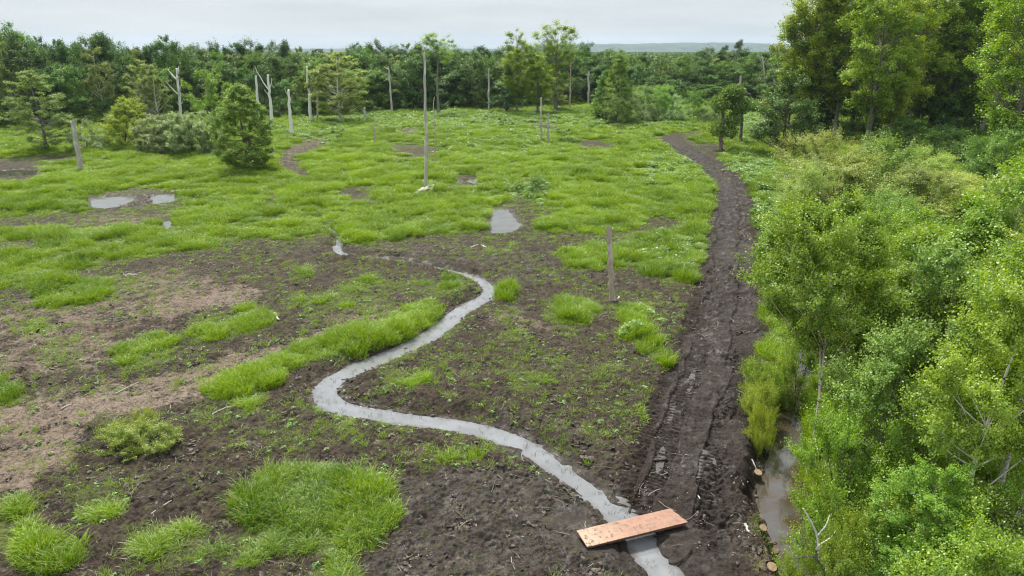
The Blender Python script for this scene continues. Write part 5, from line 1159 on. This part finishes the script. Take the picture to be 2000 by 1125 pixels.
# sticks and branches one can pick out
for a, b, r, lb, m in [((1358, 960), (1372, 985), .022, "thin pale stick on the mud right of the bridge board", 'dead'), ((1338, 968), (1362, 950), .02, "crooked stick crossing the pale one above the bridge board", 'dead'), ((296, 1008), (336, 982), .022, "long straight pale stick lying on the mud at lower left", 'dead'),
                    ((787, 846), (806, 832), .03, "dark short branch at the stream's edge", 'bark'), ((855, 1100), (905, 1068), .03, "dark branch half sunk in the churned mud below the board", 'bark'), ((930, 1000), (945, 990), .03, "dark stub of wood in the churned mud", 'bark'), ((890, 998), (910, 1018), .028, "dark curved branch in the churned mud", 'bark'),
                    ((245, 540), (268, 538), .07, "pale log on the dry silt at left", 'dead'), ((535, 612), (545, 626), .07, "pale broken root at the end of the long grass tuft", 'dead'), ((920, 484), (932, 478), .05, "pale broken branch on the mud below the pond", 'dead'), ((940, 478), (950, 484), .045, "second, shorter pale broken branch below the pond", 'dead'),
                    ((1205, 585), (1210, 580), .06, "pale splinter at the foot of the split brown post", 'dead'), ((225, 770), (270, 748), .03, "long dry stalk on the cracked silt", 'dead'), ((120, 800), (140, 790), .03, "short dry stalk on the silt at left", 'dead'), ((470, 408), (500, 404), .06, "pale stick in the grass left of the mud streak", 'dead_white'), ((272, 396), (292, 383), .12, "dark root wad on the islet in the left pond", 'bark'), ((335, 375), (352, 372), .07, "pale branch on the shore behind the left pond", 'dead_white'), ((415, 811), (445, 795), .02, "thin pale twig on the mud by the grass strip", 'dead_white')]:
    log_thing("branch", a, b, r, lb, m, "branch", None, .05, .06)
# bleached dead branch over the brook
def dead_branch():
    x, y = ground(1612, 1215); z = zg(x, y); o = thing("dead_branch", (x, y, z), "bleached forked dead branch reaching out over the brook", "branch")
    s_ = (y * CP + CAM_H * SP) / FPX; g = np.random.default_rng(8)
    def arm(name, pts, r0, r1, parent, m):
        q = spline([((a - 1612) * s_, 0 + c, (1215 - b) * s_ * 1.03) for a, b, c in pts], 4); mb = MB(); mb.tube(q, np.linspace(r0, r1, len(q)), 7, rng=g); return link(name, mb.mesh(name, M[m], True), parent)
    arm("trunk", [(1612, 1225, 0), (1607, 1090, 0), (1578, 1020, -.2), (1558, 990, -.4), (1545, 955, -.6), (1520, 950, -.7)][:5], .07, .028, o, 'bark_grey')
    arm("branch", [(1604, 1070, 0), (1582, 1010, .1), (1575, 975, .2), (1560, 945, .2), (1540, 915, .2)], .045, .014, o, 'dead_white')
    arm("branch", [(1578, 1015, 0), (1600, 1035, .2), (1625, 1042, .3), (1650, 1030, .4)], .03, .008, o, 'dead_white')
    arm("branch", [(1575, 975, .2), (1592, 958, .3), (1600, 940, .4)], .022, .008, o, 'dead_white')
    arm("branch", [(1578, 1000, 0), (1562, 975, -.2), (1588, 962, -.1), (1600, 952, 0)], .022, .008, o, 'dead_white')
    arm("branch", [(1556, 985, -.4), (1535, 978, -.5), (1512, 976, -.6)], .022, .010, o, 'bark')
dead_branch()

# ------------------------------------------------------------------ the excavator at the far end of the clearing
def excavator():
    x, y = ground(1484, 209); o = thing("excavator", (x, y, 0), "yellow tracked excavator with a dark raised boom, half hidden at the clearing's end", "excavator", None, R(168))
    def part(name, mb, m, parent): return link(name, mb.mesh(name, M[m], False), parent)
    for s_ in (-1, 1):     # crawler tracks with rounded ends
        mb = MB(); k = 10; pts = []
        for cx, a0 in ((1.55, -90), (-1.55, 90)):
            for a in np.linspace(a0, a0 + 180, k): pts.append((cx + .42 * math.cos(R(a)), .44 + .42 * math.sin(R(a))))
        n = len(pts); yv = s_ * 1.15
        v = [[a, yv - .28, b] for a, b in pts] + [[a, yv + .28, b] for a, b in pts]; f = [[i, (i + 1) % n, (i + 1) % n + n, i + n] for i in range(n)]
        mb.add(v, f); mb.add(np.array(v[:n] + [[0, yv - .28, .44]]), [[i, (i + 1) % n, n] for i in range(n)]); mb.add(np.array(v[n:] + [[0, yv + .28, .44]]), [[(i + 1) % n, i, n] for i in range(n)])
        tr = part("crawler_track", mb, 'rubber', o)
        mb = MB()
        for cx in (-1.5, -.75, 0, .75, 1.5): mb.tube([[cx, yv - .3, .44], [cx, yv + .3, .44]], .22, 10)
        part("roller", mb, 'dig_dark', tr)
    mb = MB(); mb.tube([[0, 0, .7], [0, 0, 1.05]], .75, 16); part("turntable", mb, 'dig_dark', o)
    mb = MB(); mb.box((-.35, 0, 1.35), (3.0, 2.5, .6), bev=.04); mb.box((-1.25, -.1, 1.9), (1.5, 2.3, .7), bev=.10); mb.box((-1.85, 0, 1.4), (.5, 2.4, .8), bev=.1); part("body", mb, 'dig_yellow', o)
    mb = MB(); mb.box((.45, .78, 2.2), (1.5, .95, 1.35), bev=.1); cab = part("cab", mb, 'dig_dark', o)
    mb = MB(); mb.box((1.215, .78, 2.3), (.02, .75, .8)); mb.box((.45, 1.265, 2.35), (1.1, .02, .7)); part("window", mb, 'dig_glass', cab)
    def plate(mb, pts, w):
        pts = np.array(pts); n = len(pts); v = [[a, -w, b] for a, b in pts] + [[a, w, b] for a, b in pts]
        mb.add(v, [[i, (i + 1) % n, (i + 1) % n + n, i + n] for i in range(n)])
        c = pts.mean(0); mb.add(np.array(v[:n] + [[c[0], -w, c[1]]]), [[(i + 1) % n, i, n] for i in range(n)]); mb.add(np.array(v[n:] + [[c[0], w, c[1]]]), [[i, (i + 1) % n, n] for i in range(n)])
    mb = MB(); plate(mb, [(.9, 1.4), (1.2, 1.2), (2.9, 2.75), (5.0, 3.35), (5.1, 3.6), (2.7, 3.2)], .19); part("boom", mb, 'dig_dark', o)
    mb = MB(); mb.tube([[1.4, .28, 1.5], [2.8, .28, 2.8]], .07, 8); mb.tube([[2.6, 0, 3.2], [4.4, 0, 3.85]], .08, 8); part("hydraulic_ram", mb, 'dig_grey', o)
    mb = MB(); plate(mb, [(4.75, 3.7), (5.15, 3.75), (5.55, 1.5), (5.35, 1.3), (5.1, 1.5)], .15); part("arm", mb, 'dig_dark', o)
    mb = MB(); plate(mb, [(5.1, 1.6), (5.7, 1.5), (5.9, .8), (5.4, .5), (4.8, .75), (5.05, 1.0)], .5); part("bucket", mb, 'dig_grey', o)
excavator()

# ------------------------------------------------------------------ haze
def haze():
    mb = MB(); lo = np.array([-9000., -30., -1.5]); hi = np.array([9000., 9500., 170.]); mb.box((lo + hi) / 2, hi - lo)
    m = bpy.data.materials.new("haze_air"); m.use_nodes = True; t = m.node_tree; t.nodes.clear(); o = t.nodes.new("ShaderNodeOutputMaterial")
    pv = t.nodes.new("ShaderNodeVolumePrincipled"); pv.inputs["Color"].default_value = (.68, .84, 1.0, 1); pv.inputs["Density"].default_value = HAZE; pv.inputs["Anisotropy"].default_value = 0.0
    t.links.new(pv.outputs[0], o.inputs["Volume"]); tag(link("haze", mb.mesh("haze", m, False)), "thin bluish air haze over the valley", "haze", kind="stuff")
HAZE = 0.00008
haze()
